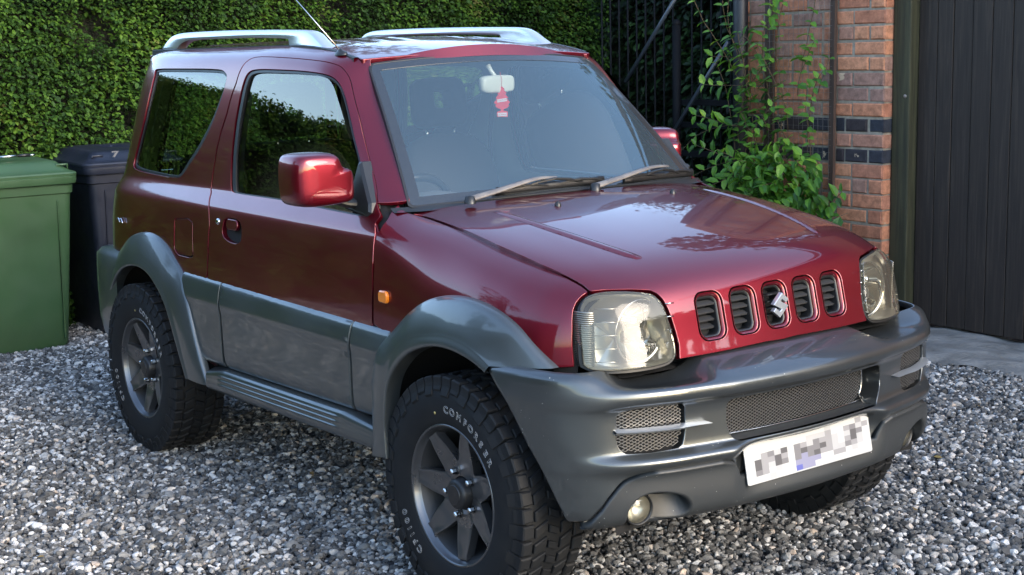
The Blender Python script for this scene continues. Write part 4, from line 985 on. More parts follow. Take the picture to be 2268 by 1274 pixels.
    for k in range(5):
        mb = MB(); a = math.radians(phase+20+72*k); mb.lathe([(.0125,-.0605),(.012,-.0645),(.010,-.0645)], 14, 1, (.0665*math.cos(a), 0, .0665*math.sin(a))); mb.build('nut_seat', M['cap'], rim)
    for k in range(5):
        a = math.radians(phase+20+72*k); mb = MB(); mb.lathe([(0,-.083),(.005,-.082),(.0085,-.079),(.0088,-.058)], 6, 1, (.0665*math.cos(a), 0, .0665*math.sin(a))); mb.build('wheel_nut', M['bright'], rim, smooth=False)
    return w_
YC = -.6865
def put(w0, loc, flip=False, spin=0, first=False):
    if first: r = w0
    else:
        r = w0.copy(); COL.objects.link(r)
        for ch in list(w0.children):
            c = ch.copy(); COL.objects.link(c); c.parent = r
            for g in ch.children: d = g.copy(); COL.objects.link(d); d.parent = c
    r.location = loc; r.rotation_euler = (0, math.radians(spin), math.pi if flip else 0); r.parent = car
    return r
wf = make_wheel(21.3, (62, -142)); put(wf, (2.25, YC, RT), first=True)
put(wf, (0, YC, RT), spin=12.6)
put(wf, (2.25, -YC, RT), True, 40); put(wf, (0, -YC, RT), True, 75)
# ---------------- mirrors, wipers, aerial ----------------
for s in (1, -1):
    def B(mb, name, m, parent, **k): return (mb if s == 1 else mb.mirror()).build(name, m, parent, **k)
    # housing: stack of rounded outlines (y,z) from the glass side (rear) to the nose
    def outl(k):   # y inner .. outer, stepped upper inner corner
        return [(-.735,1.142),(-.79,1.137),(-.87,1.134),(-.925,1.138),(-.948,1.150),(-.956,1.18),(-.957,1.25),(-.950,1.285),(-.935,1.298),(-.90,1.302),(-.83,1.302),(-.792,1.298),(-.776,1.285),(-.768,1.262),(-.752,1.252),(-.728,1.247),(-.718,1.235),(-.716,1.19),(-.718,1.152)]
    base = chaikin(np.array(outl(0))*[.867, 1]+[-.0952, 0], 2); base = base if area2(base) > 0 else base[::-1]; c = np.array([-.820, 1.222]); n = len(base); V = []
    st_ = [(1.560, .985, .004), (1.572, .995, .0), (1.590, 1.0, 0), (1.615, 1.0, 0), (1.640, .992, 0), (1.656, .972, 0), (1.668, .935, 0), (1.677, .88, 0), (1.683, .78, 0), (1.686, .55, 0), (1.687, .15, 0)]
    for x, k, d in st_:
        q = c+(base-c)*k; V += [(x-.010*((p[0]+.72)/-.24)**2, p[0], p[1]-.0) for p in q]
    mb = MB(); mb.add(V, [(i*n+j, i*n+(j+1) % n, (i+1)*n+(j+1) % n, (i+1)*n+j) for i in range(len(st_)-1) for j in range(n)]+[tuple(range((len(st_)-1)*n, len(st_)*n))])
    FOLD = (Matrix.Translation((1.60, -.682, -.005))@Matrix.Rotation(math.radians(-60), 4, 'Z')@Matrix.Translation((-1.625, .70, 0))) if s == -1 else Matrix.Identity(4)
    mb.xf(FOLD); mr = B(mb, 'door_mirror', M['redspot'], car)
    mb = MB(); q = c+(base-c)*.975; mb.add([(1.566-.010*((p[0]+.72)/-.24)**2, p[0], p[1]) for p in q], [tuple(range(n))[::-1]]); mb.xf(FOLD); B(mb, 'mirror_glass', M['frit'], mr, smooth=False)
    mb = MB(); mb.tube([(1.60, -.76, 1.150), (1.61, -.72, 1.135), (1.615, -.69, 1.132)], [.028, .026, .03], 12, flat=.55)
    mb.prism([(1.56, 1.112), (1.70, 1.095), (1.722, 1.11), (1.715, 1.14), (1.66, 1.21), (1.622, 1.262), (1.606, 1.262), (1.592, 1.20), (1.58, 1.15)], 1, -.655, -.703, .008)
    # lean the foot inwards with the door
    v = mb.V[-1]; v[:, 1] += (v[:, 2]-1.11)*.22
    B(mb, 'mirror_foot', M['black'], mr, smooth=False)
# wipers
def wip(p0, p1, b0, b1, ln):
    wpr = empty('wiper', parent=car)
    p0, p1, b0, b1 = map(lambda q: arr(*q), (p0, p1, b0, b1)); m = (p0+p1)/2+arr(.01, 0, .014)
    q = catmull_nd(np.array([p0, p0+(p1-p0)*.3+arr(.006, 0, .006), m+(p1-p0)*.22, p1]), 6)
    mb = MB(); mb.tube(q, np.linspace(.0125, .0055, len(q)), 8, flat=.38, up=(.62, 0, .78)); mb.build('arm', M['wiper'], wpr)
    mb = MB(); mb.lathe([(.0, .016), (.015, .012), (.019, -.01)], 16, 2, p0+arr(0, 0, -.004)); mb.build('pivot', M['black'], wpr)
    t = np.linspace(0, 1, 9)[:, None]; P = b0+(b1-b0)*t
    mb = MB(); mb.tube(P, .007, 6, flat=1.9); mb.build('blade', M['rubber'], wpr)
    mb = MB(); up = arr(.45, 0, .60)*.026
    for a, b, h in ((.0, .48, .8), (.52, 1., .8), (.2, .8, 1.5)):
        mb.tube([b0+(b1-b0)*a, b0+(b1-b0)*(a*.75+b*.25)+up*h*.7, b0+(b1-b0)*(a+b)/2+up*h, b0+(b1-b0)*(a*.25+b*.75)+up*h*.7, b0+(b1-b0)*b], .0062, 6, flat=.8)
    mb.build('yoke', M['black'], wpr, smooth=False)
wip(WP[0], WP[1], WP[2], WP[3], .45); wip(WP[4], WP[5], WP[6], WP[7], .45)
# aerial
aer = empty('aerial', parent=car)
mb = MB(); mb.lathe([(.024, 0), (.023, .006), (.018, .010), (.010, .014), (.006, .02), (0, .021)], 24, 2); mb.V[0] = mb.V[0]*[1.35, .8, 1]; mb.xf(Matrix.Translation((1.262, -.512, 1.598))@Matrix.Rotation(math.radians(14), 4, 'X')); mb.build('aerial_base', M['black'], aer)
mb = MB(); mb.tube([(1.262, -.512, 1.61), (1.135, -.58, 1.76), (.86, -.73, 2.08)], [.0022, .002, .0015], 6); mb.build('aerial_rod', M['bright'], aer)
# ---------------- cabin ----------------
mb = MB(); mb.box((.7, 0, .52), (2.3, 1.38, .02)); mb.box((1.72, 0, .80), (.05, 1.36, .56)); mb.box((-.44, 0, .75), (.03, 1.2, .55)); mb.build('cabin_floor', M['under'], car, smooth=False)
mb = MB(); mb.grid(lambda u, v: np.stack([-.36+1.66*u, -.47+.94*v, 1.608-drop(-.36+1.66*u)*1.05+.012*(1-(2*v-1)**2)], -1), 12, 6, flip=True); mb.build('headlining', M['trim'], car)
def dash(u, v):
    y = -.62+1.24*u; prof = [(1.80,1.085),(1.72,1.095),(1.60,1.10),(1.50,1.092),(1.44,1.07),(1.42,1.0),(1.43,.85),(1.46,.70)]
    k = np.linspace(0, 1, 8); x = np.interp(v, k, [p[0] for p in prof]); z = np.interp(v, k, [p[1] for p in prof]); z = z+.045*np.exp(-((y+.34)/.17)**2)*np.exp(-((x-1.52)/.10)**2); return np.stack([x, y, z], -1)
mb = MB(); mb.grid(dash, 40, 40, flip=True); mb.build('dashboard', M['dash'], car)
stw = empty('steering_wheel', parent=car)
T = Matrix.Translation((1.36, -.34, 1.02))@Matrix.Rotation(math.radians(-62), 4, 'Y')
mb = MB(); mb.tube([(0.0+.18*math.cos(a), .18*math.sin(a), 0) for a in np.linspace(0, 2*math.pi, 40)], .014, 8, caps=False); mb.xf(T); mb.build('wheel_ring', M['black'], stw)
mb = MB(); mb.lathe([(0, .01), (.06, .0), (.07, -.03), (.03, -.06), (.025, -.3)], 20, 2); 
for a in (math.pi/2, -math.pi/2, math.pi): mb.tube([(0, 0, -.01), (.17*math.cos(a), .17*math.sin(a), 0)], .012, 6)
mb.xf(T); mb.build('wheel_hub', M['black'], stw)
def pillow(w, d, h, n=2.6):
    V = []; nu, nv = 20, 12
    for i in range(nv+1):
        ph = -math.pi/2+math.pi*i/nv; cp = abs(math.cos(ph))**(2/n); sp_ = math.copysign(abs(math.sin(ph))**(2/n), math.sin(ph))
        for j in range(nu):
            th = 2*math.pi*j/nu; V.append((d/2*cp*math.copysign(abs(math.cos(th))**(2/n), math.cos(th)), w/2*cp*math.copysign(abs(math.sin(th))**(2/n), math.sin(th)), h/2*sp_))
    return V, [(i*nu+j, i*nu+(j+1) % nu, (i+1)*nu+(j+1) % nu, (i+1)*nu+j) for i in range(nv) for j in range(nu)]
def ring_rest(mb, w_, h, iw, ih, d):
    """head restraint: rounded slab with an open window"""
    o = np.array(rrect(0, 0, w_, h, .05, 6)); i_ = np.array(rrect(0, .012, iw, ih, .015, 6)); n = len(o)
    o[:, 0] *= 1+.10*(-(o[:, 1])/h)
    lay = []
    for q, x in ((i_, d*.35), (i_+(o-i_)*.12, d*.45), (i_+(o-i_)*.7, d*.5), (o*[.985, .97]*1.0, d*.36), (o, 0), (o*.985, -d*.36), (i_+(o-i_)*.7, -d*.5), (i_+(o-i_)*.12, -d*.45), (i_, -d*.35)): lay.append([(x, p[0], p[1]) for p in q])
    k = len(lay); V = [v for l in lay for v in l]
    mb.add(V, [(a*n+j, a*n+(j+1) % n, ((a+1) % k)*n+(j+1) % n, ((a+1) % k)*n+j) for a in range(k) for j in range(n)])
def make_seat(y):
    st = empty('seat', parent=car)
    V, F = pillow(.50, .52, .16); mb = MB(); mb.add(V, F); mb.xf(Matrix.Translation((.93, y, .76))@Matrix.Rotation(math.radians(-6), 4, 'Y')); mb.build('cushion', M['seat'], st)
    V, F = pillow(.47, .15, .60, 3.2); mb = MB(); mb.add(V, F); mb.xf(Matrix.Translation((.66, y, .975))@Matrix.Rotation(math.radians(-14), 4, 'Y')); mb.build('backrest', M['seat'], st)
    mb = MB(); ring_rest(mb, .245, .205, .085, .075, .095); mb.xf(Matrix.Translation((.575, y, 1.392))@Matrix.Rotation(math.radians(-10), 4, 'Y')); hr = mb.build('head_rest', M['seat'], st)
    for q in (-.068, .068):
        mb = MB(); mb.tube([(.585, y+q, 1.20), (.578, y+q, 1.32)], .0055, 8); mb.build('post', M['chrome'], hr)
make_seat(.345); make_seat(-.345)
mb = MB(); V, F = pillow(1.10, .14, .50, 3.5); mb.add(V, F); mb.xf(Matrix.Translation((-.16, 0, .98))@Matrix.Rotation(math.radians(-10), 4, 'Y')); mb.build('rear_seat', M['seat'], car)
mb = MB(); mb.tube([(.62, .60, 1.50), (.60, .585, 1.25), (.64, .56, .95)], .012, 6, flat=.15); pair(mb, 'seat_belt', M['seat'])
# rear-view mirror and its arm
rv = empty('rear_view_mirror', parent=car)
mb = MB(); V, F = pillow(.192, .035, .062, 4.5); mb.add(V, F); mb.xf(Matrix.Translation((1.452, 0.0, 1.4835))@Matrix.Rotation(math.radians(18), 4, 'Z')); mb.build('housing', M['cream'], rv)
mb = MB(); mb.tube([(1.455, -.005, 1.505), (1.43, -.01, 1.53), (1.42, -.015, 1.548)], [.008, .009, .012], 8); mb.build('stem', M['cream'], rv)
# hanging tree-shaped air freshener: a thing of its own
af = empty('air_freshener', (1.470, .008, 1.425)); tag(af, 'red tree-shaped card air freshener hanging from the rear-view mirror', 'air freshener')
half = [(0, .052), (.006, .045), (.010, .041), (.007, .038), (.014, .030), (.017, .026), (.011, .024), (.019, .014), (.023, .010), (.017, .008), (.023, 0), (.028, -.004), (.026, -.009), (.021, -.012), (.025, -.016), (.021, -.022), (.013, -.027), (.006, -.028), (.005, -.034), (.019, -.038), (.019, -.056)]
ol = half+[(-y, z) for y, z in half[::-1]][:-1]
T = Matrix.Rotation(math.radians(-38), 4, 'Z')
mb = MB(); n = len(ol); tri = tessellate_polygon([[Vector((p[0], p[1], 0)) for p in ol]])
V = [(.0006, y, z) for y, z in ol]+[(-.0006, y, z) for y, z in ol]
mb.add(V, [t for t in tri]+[tuple(n+i for i in t[::-1]) for t in tri]+[(i, (i+1) % n, n+(i+1) % n, n+i) for i in range(n)]); mb.xf(T); mb.build('card', M['card_red'], af, smooth=False)
for bx, bz, bw, bh, tx, ts in ((0, .002, .034, .011, 'Little Trees', .0064), (0, -.0475, .032, .012, 'Strawberry', .0062)):
    mb = MB(); R3 = Matrix.Rotation(math.radians(8 if bz > 0 else 0), 4, 'X'); mb.box((.0010, 0, 0), (.0005, bw, bh)); mb.xf(T@Matrix.Translation((0, bx, bz))@R3); lb = mb.build('card_label', M['card_white'], af, smooth=False)
    V, F = text_mesh(tx, ts); mb = MB(); mb.add(np.stack([V[:, 2]+.0014, V[:, 0], V[:, 1]], 1), F); mb.xf(T@Matrix.Translation((0, bx, bz))@R3); mb.build('card_lettering', M['card_red'], lb, smooth=False)
mb = MB(); mb.tube([(0, 0, .051), (.001, .001, .075), (-.004, -.004, .10)], .0008, 5); mb.build('cord', M['card_red'], af)
# model badge on the rear quarter
mb = MB(); q = arr(-.235, -.742, .925)
mb.tube(catmull_nd(arr(*[q+arr(-.035, 0, .012), q+arr(-.012, -.003, .018), q+arr(.005, -.004, .002)]), 4), .003, 5, flat=.5); mb.tube(catmull_nd(arr(*[q+arr(.0, -.003, .014), q+arr(.02, -.004, .018), q+arr(.035, -.004, .000)]), 4), .003, 5, flat=.5)
mb.build('badge', M['chrome'], car)
# ================= ground =================
def gmat():
    m = bpy.data.materials.new('grit between stones'); m.use_nodes = True; n = m.node_tree.nodes; l = m.node_tree.links; p = n['Principled BSDF']; tc = n.new('ShaderNodeTexCoord')
    v = n.new('ShaderNodeTexVoronoi'); v.inputs['Scale'].default_value = 48; l.new(tc.outputs['Object'], v.inputs[0]); r = n.new('ShaderNodeValToRGB'); l.new(v.outputs['Color'], r.inputs[0])
    e = r.color_ramp.elements; e[0].color = (.03, .032, .036, 1); e[1].color = (.32, .33, .34, 1); e.new(.6).color = (.09, .095, .105, 1); l.new(r.outputs[0], p.inputs[0]); p.inputs['Roughness'].default_value = .9
    b = n.new('ShaderNodeBump'); b.inputs['Distance'].default_value = .012; b.invert = True; l.new(v.outputs['Distance'], b.inputs['Height']); l.new(b.outputs[0], p.inputs['Normal']); return m
def smat(name, cols, rough=.85, spec=.3, bump=60):
    m = bpy.data.materials.new(name); m.use_nodes = True; n = m.node_tree.nodes; l = m.node_tree.links; p = n['Principled BSDF']
    oi = n.new('ShaderNodeObjectInfo'); r = n.new('ShaderNodeValToRGB'); l.new(oi.outputs['Random'], r.inputs[0]); e = r.color_ramp.elements
    while len(e) < len(cols): e.new(.5)
    for i, (q, c) in enumerate(cols): e[i].position = q; e[i].color = (*c, 1)
    tc = n.new('ShaderNodeTexCoord'); t = n.new('ShaderNodeTexNoise'); t.inputs['Scale'].default_value = 3.; t.inputs['Detail'].default_value = 6; l.new(tc.outputs['Object'], t.inputs[0])
    mr = n.new('ShaderNodeMapRange'); mr.inputs[1].default_value = .3; mr.inputs[2].default_value = .7; mr.inputs[3].default_value = .7; mr.inputs[4].default_value = 1.25; l.new(t.outputs['Fac'], mr.inputs[0])
    mx = n.new('ShaderNodeVectorMath'); mx.operation = 'MULTIPLY'; l.new(r.outputs[0], mx.inputs[0]); l.new(mr.outputs[0], mx.inputs[1]); l.new(mx.outputs[0], p.inputs[0])
    p.inputs['Roughness'].default_value = rough; p.inputs['Specular IOR Level'].default_value = spec; return m
M['grit'] = gmat()
mb = MB(); mb.add([(-150, -150, -.012), (150, -150, -.012), (150, 150, -.012), (-150, 150, -.012)], [(0, 1, 2, 3)]); g = mb.build('ground', M['grit'], smooth=False); tag(g, kind='structure')
# loose stones
SM = smat('crushed stone', [(0, (.045, .045, .045)), (.26, (.085, .084, .082)), (.48, (.135, .133, .128)), (.66, (.20, .196, .188)), (.80, (.33, .325, .315)), (.93, (.56, .55, .53)), (1, (.42, .34, .27))])
sc_ = bpy.data.collections.new('stone shapes')
for k in range(9):
    bm = bmesh.new(); rr = random.Random(k); bmesh.ops.create_icosphere(bm, subdivisions=2, radius=.5)
    pl_ = [(Vector((rr.gauss(0, 1), rr.gauss(0, 1), rr.gauss(0, 1))).normalized(), rr.uniform(.27, .43)) for _ in range(9)]
    for v in bm.verts:
        for n_, d in pl_:
            t = v.co.dot(n_)-d
            if t > 0: v.co -= n_*t
        v.co.z *= .62; v.co.y *= rr.uniform(.75, .8)
    me = bpy.data.meshes.new('stone'); bm.to_mesh(me); bm.free(); me.materials.append(SM); o = bpy.data.objects.new('stone', me); sc_.objects.link(o)
def scatter(name, P, S, RO, mat_label, colln, kind='stuff', label=None, category=None, tilt=None):
    me = bpy.data.meshes.new(name); me.vertices.add(len(P)); me.vertices.foreach_set('co', P.astype(np.float32).ravel())
    a = me.attributes.new('sc', 'FLOAT', 'POINT'); a.data.foreach_set('value', S.astype(np.float32)); b = me.attributes.new('ro', 'FLOAT_VECTOR', 'POINT'); b.data.foreach_set('vector', RO.astype(np.float32).ravel())
    o = bpy.data.objects.new(name, me); COL.objects.link(o); ng = bpy.data.node_groups.new(name+' instances', 'GeometryNodeTree')
    ng.interface.new_socket('Geometry', in_out='INPUT', socket_type='NodeSocketGeometry'); ng.interface.new_socket('Geometry', in_out='OUTPUT', socket_type='NodeSocketGeometry')
    N = ng.nodes; L = ng.links; gi = N.new('NodeGroupInput'); go = N.new('NodeGroupOutput'); ip = N.new('GeometryNodeInstanceOnPoints'); ci = N.new('GeometryNodeCollectionInfo')
    ci.inputs[0].default_value = colln; ci.inputs['Separate Children'].default_value = True; ci.inputs['Reset Children'].default_value = True; ip.inputs['Pick Instance'].default_value = True
    s1 = N.new('GeometryNodeInputNamedAttribute'); s1.data_type = 'FLOAT'; s1.inputs[0].default_value = 'sc'; s2 = N.new('GeometryNodeInputNamedAttribute'); s2.data_type = 'FLOAT_VECTOR'; s2.inputs[0].default_value = 'ro'
    L.new(gi.outputs[0], ip.inputs['Points']); L.new(ci.outputs[0], ip.inputs['Instance']); L.new(s1.outputs[0], ip.inputs['Scale']); L.new(s2.outputs[0], ip.inputs['Rotation']); L.new(ip.outputs[0], go.inputs[0])
    md = o.modifiers.new('scatter', 'NODES'); md.node_group = ng
    tag(o, label, category, kind=kind); return o
def stones():
    out = []
    for (x0, x1, y0, y1, den) in ((-3.1, 3.7, -3.1, 3.0, 4700), (3.7, 6.5, -3.1, 3.0, 900), (-3.1, .5, 3.0, 3.6, 3000)):
        n = int((x1-x0)*(y1-y0)*den); out.append(np.stack([RNG.uniform(x0, x1, n), RNG.uniform(y0, y1, n), np.zeros(n)], 1))
    P = np.concatenate(out); edge = 2.86+.05*np.sin(P[:, 0]*5)+.04*np.sin(P[:, 0]*13+1)
    keep = ~((P[:, 1] > edge+RNG.normal(0, .03, len(P))) & (P[:, 0] > .35)); P = P[keep]
    S = np.clip(RNG.lognormal(math.log(.0225), .34, len(P)), .011, .052); P[:, 2] = RNG.uniform(-.006, .006, len(P))+.006*np.sin(P[:, 0]*2.1)*np.sin(P[:, 1]*1.7)
    RO = np.stack([RNG.normal(0, .35, len(P)), RNG.normal(0, .35, len(P)), RNG.uniform(0, 6.28, len(P))], 1)
    return P, S, RO
P, S, RO = stones()
scatter('gravel', P, S, RO, None, sc_, label='grey and white crushed stone gravel covering the drive', category='gravel')
# ================= leaves =================
LF = arr((0, 0, 0), (.33, .36, .05), (.72, .30, .02), (1, 0, -.10), (.72, -.30, .02), (.33, -.36, .05), (.5, 0, -.05))
LT = [(0, 6, 1), (1, 6, 2), (2, 6, 3), (3, 6, 4), (4, 6, 5), (5, 6, 0)]
def leaves(mb, P, D, UP, S, wid=1.0, droop=0):
    """P roots, D tip directions, UP leaf normals, S lengths"""
    D = D/np.linalg.norm(D, axis=1)[:, None]; B_ = np.cross(UP, D); B_ /= np.linalg.norm(B_, axis=1)[:, None]; U = np.cross(D, B_); n = len(P)
    L = LF.copy(); L[:, 2] -= droop*L[:, 0]**2
    V = (P[:, None]+S[:, None, None]*(L[None, :, :1]*D[:, None]+L[None, :, 1:2]*wid*B_[:, None]+L[None, :, 2:]*U[:, None])).reshape(-1, 3)
    F = (np.array(LT)[None]+np.arange(n)[:, None, None]*7).reshape(-1, 3); mb.add(V, F.tolist())
def lump(y, z, s=0): return .055*np.sin(y*3.1+s)*np.sin(z*4.3+s*2)+.03*np.sin(y*7.7+z*5+s)+.02*np.sin(y*15-z*11)
def hedge(name, origin, along, out, length, h, den, size, m, label, spread=.10, core=None, zmin=.0, wid=.9, thick=.7, darkness=None, extra=0):
    o = empty(name, origin); tag(o, label, 'hedge'); along = arr(*along); out = arr(*out); n = int(length*(h-zmin)*den)
    a = RNG.uniform(0, length, n); z = RNG.uniform(zmin, h, n); dp = -np.abs(RNG.normal(0, spread, n))+lump(a, z, length)
    P = along*a[:, None]+out*dp[:, None]+arr(0, 0, 1)*z[:, None]
    gap = np.sin(a*4.1+z*2.3)+np.sin(a*9.3-z*7.1+1)+np.sin(z*11.7+a*3.3)+np.sin(a*21+z*17); P = P[(gap < 2.1) | (dp < -.12+lump(a, z, length))]
    nt = int(length*thick*den*.7); b = RNG.uniform(0, length, nt); t = RNG.uniform(-thick, 0, nt); P = np.concatenate([P, along*b[:, None]+out*t[:, None]+arr(0, 0, 1)*(h-.09+np.abs(RNG.normal(0, .05+extra, nt))+lump(b, t)*.6)[:, None]]); n = len(P)
    D = out+RNG.normal(0, .28, (n, 3))+along*RNG.normal(0, .75, n)[:, None]+arr(0, 0, 1)*RNG.normal(-.35, .22, n)[:, None]
    UP = arr(0, 0, 1)*.85+out*.42+RNG.normal(0, .26, (n, 3)); S = np.clip(RNG.normal(size, size*.22, n), size*.4, size*1.7)
    mb = MB(); leaves(mb, P, D, UP, S, wid, .15); mb.build('foliage', m, o, smooth=False)
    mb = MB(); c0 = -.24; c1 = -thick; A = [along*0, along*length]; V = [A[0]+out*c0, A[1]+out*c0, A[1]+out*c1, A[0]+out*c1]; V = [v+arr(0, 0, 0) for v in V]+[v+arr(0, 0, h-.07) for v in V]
    mb.add(V, [(0, 1, 5, 4), (1, 2, 6, 5), (2, 3, 7, 6), (3, 0, 4, 7), (4, 5, 6, 7)]); mb.build('shade_core', core or M['hedge_core'], o, smooth=False); return o  # solid slab behind the leaves, its dark colour stands for inner shade
M['hedge_core'] = mat('dark inner twigs', (.012, .014, .008), .95, bump=(40, 1, .05))  # colour of the slab, darkened for the shaded inside of the hedge
G1 = leafmat('hornbeam leaf', [(0, (.012, .030, .007)), (.35, (.022, .057, .009)), (.62, (.044, .105, .012)), (.85, (.085, .165, .018)), (1, (.12, .12, .035))], .25, .6)
G2 = leafmat('shade-coloured ivy leaf', [(0, (.003, .007, .003)), (.5, (.008, .020, .007)), (.75, (.022, .055, .015)), (1, (.045, .095, .025))], .3, .5, .1)  # leaves coloured darker in place of the shade behind the gate
G3 = leafmat('climber leaf', [(0, (.022, .075, .010)), (.4, (.06, .17, .016)), (.8, (.14, .30, .03)), (1, (.28, .42, .06))], .4, .45, .3)
G4 = leafmat('tree leaf', [(0, (.010, .020, .006)), (.5, (.022, .045, .01)), (1, (.06, .09, .02))], .4, .5)
hedge('clipped_hedge', (-3.0, -5.2, 0), (0, 1, 0), (1, 0, 0), 6.3, 2.10, 8500, .029, G1, 'clipped green leafy hedge behind the wheelie bins and the back of the car')
hedge('clipped_hedge', (-3.02, 1.1, 0), (0, 1, 0), (1, 0, 0), 3.3, 2.75, 7500, .029, G1, 'stretch of clipped green hedge above the car roof, unseen top raised to darken roof reflections')  # extra height out of view, raised so the roof mirrors leaves, not sky
hedge('ivy_hedge', (-5.6, 4.75, 0), (1, 0, 0), (0, -1, 0), 6.2, 3.1, 1500, .07, G2, 'ivy-covered hedge behind the iron gate, its gloom put into the leaf colour', spread=.2, extra=.2)
hedge('boundary_hedge', (-7, -6.3, 0), (1, 0, 0), (0, 1, 0), 10, 2.9, 170, .13, G1, 'long hedge along the far side of the drive opposite the car', spread=.12)
hedge('front_hedge', (7.8, 1.5, 0), (0, 1, 0), (-1, 0, 0), 5, 2.2, 170, .13, G1, 'low hedge by the entrance in front of the car', spread=.12)
# trees that the bonnet and windows mirror
def tree(x, y, h, r, label, n=5200, seed=0):
    t = empty('tree', (x, y, 0)); tag(t, label, 'tree', 'trees round the drive'); rn = np.random.default_rng(seed)
    mb = MB(); mb.tube([(0, 0, 0), (.05, .03, h*.3), (0, .1, h*.6), (.05, 0, h*.85)], [.16, .13, .08, .03], 9)
    cs = []
    for k in range(16):
        a = rn.uniform(0, 6.28); e = rn.uniform(.1, 1); q = arr(math.cos(a)*r*.75*rn.uniform(.3, 1), math.sin(a)*r*.75*rn.uniform(.3, 1), h*(.42+.5*e)); cs.append((q, r*rn.uniform(.28, .5)))
        mb.tube([(0, 0, q[2]*.55), tuple(q*[.5, .5, .85]), tuple(q)], [.05, .03, .01], 5)
    mb.build('trunk', M['bark'], t)
    P = []
    for q, cr in cs:
        k = n//16; d = rn.normal(0, 1, (k, 3)); d /= np.linalg.norm(d, axis=1)[:, None]; P.append(q+d*(cr*rn.uniform(.5, 1.08, k)**.6)[:, None]*[1, 1, .8])
    P = np.concatenate(P); D = rn.normal(0, 1, P.shape); UP = rn.normal(0, .6, P.shape)+[0, 0, 1]
    mb = MB(); leaves(mb, P, D, UP, rn.uniform(.10, .22, len(P)), .9); mb.build('crown', G4, t, smooth=False)
M['bark'] = mat('bark', (.06, .045, .035), .9, bump=(20, 1, .02))
tree(-1.6, 7.6, 6.4, 2.2, 'broad tree behind the ivy hedge', 6000, 3)
tree(-7.5, 3.5, 6.2, 2.3, 'leafy tree beyond the clipped hedge', 4500, 5)
tree(-5, -10.5, 7.0, 2.6, 'tree behind the boundary hedge', 4500, 7)
# ================= brick wall, post, gate =================
def brick(name, pal, sx=1.0):
    m = bpy.data.materials.new(name); m.use_nodes = True; n = m.node_tree.nodes; l = m.node_tree.links; p = n['Principled BSDF']
    g = n.new('ShaderNodeNewGeometry'); r = n.new('ShaderNodeValToRGB'); e = r.color_ramp.elements
    while len(e) < len(pal): e.new(.5)
    for i, (q, c) in enumerate(pal): e[i].position = q; e[i].color = (*c, 1)
    l.new(g.outputs['Random Per Island'], r.inputs[0]); tc = n.new('ShaderNodeTexCoord'); t = n.new('ShaderNodeTexNoise'); t.inputs['Scale'].default_value = 22; t.inputs['Detail'].default_value = 8; t.inputs['Roughness'].default_value = .7; l.new(tc.outputs['Object'], t.inputs[0])
    mr = n.new('ShaderNodeMapRange'); mr.inputs[1].default_value = .3; mr.inputs[2].default_value = .7; mr.inputs[3].default_value = .5; mr.inputs[4].default_value = 1.4; l.new(t.outputs['Fac'], mr.inputs[0])
    mx = n.new('ShaderNodeVectorMath'); mx.operation = 'MULTIPLY'; l.new(r.outputs[0], mx.inputs[0]); l.new(mr.outputs[0], mx.inputs[1])
    # lime and paint flecks
    t2 = n.new('ShaderNodeTexNoise'); t2.inputs['Scale'].default_value = 9; t2.inputs['Detail'].default_value = 9; t2.inputs['Roughness'].default_value = .6; l.new(tc.outputs['Object'], t2.inputs[0])
    m2 = n.new('ShaderNodeMapRange'); m2.inputs[1].default_value = .665; m2.inputs[2].default_value = .69; l.new(t2.outputs['Fac'], m2.inputs[0]); mi = n.new('ShaderNodeMix'); mi.data_type = 'RGBA'; l.new(m2.outputs[0], mi.inputs[0]); l.new(mx.outputs[0], mi.inputs[6]); mi.inputs[7].default_value = (.50, .38, .26, 1)
    l.new(mi.outputs[2], p.inputs[0]); p.inputs['Roughness'].default_value = .92; b = n.new('ShaderNodeBump'); b.inputs['Strength'].default_value = .6; b.inputs['Distance'].default_value = .006; l.new(t.outputs['Fac'], b.inputs['Height']); l.new(b.outputs[0], p.inputs['Normal']); return m
M['brick'] = brick('red facing brick', [(0, (.36, .14, .08)), (.3, (.48, .20, .11)), (.5, (.54, .24, .13)), (.72, (.42, .17, .10)), (.86, (.33, .18, .13)), (1, (.26, .15, .12))])
M['blue'] = brick('blue engineering brick', [(0, (.018, .020, .028)), (.5, (.026, .030, .042)), (1, (.035, .025, .026))])
M['mortar'] = mat('lime mortar', (.33, .29, .23), .95, var=(30, (.22, .19, .15), .35, .65), bump=(120, .6, .004))
wall = empty('brick_wall', (0, 3.366, 0)); tag(wall, 'weathered red brick wall with two courses of dark blue bricks beside the gate', 'wall')
def rbrick(mb, x0, x1, y0, y1, z0, z1, rng):
    """brick with slightly uneven rounded edges facing -y (and +x)"""
    j = lambda s=.0018: rng.uniform(-s, s)*1.6; b = .007; x0 += j(); x1 += j(); z0 += j(); z1 += j(); yf = y0+j(.0025)
    V = [(x0, y1, z0), (x1, y1, z0), (x1, y1, z1), (x0, y1, z1), (x0, yf+b, z0), (x1, yf+b, z0), (x1, yf+b, z1), (x0, yf+b, z1), (x0+b, yf, z0+b), (x1-b, yf, z0+b), (x1-b, yf+j(), z1-b), (x0+b, yf, z1-b)]
    mb.add(V, [(8, 9, 10, 11)]+[(a, (a+1) % 4, (a+1) % 4+4, a+4) for a in range(4)]+[(4+a, 4+(a+1) % 4, 8+(a+1) % 4, 8+a) for a in range(4)])
rg = random.Random(2); red = MB(); blu = MB(); CH = .0851; z00 = 1.1755-CH*13-.0745
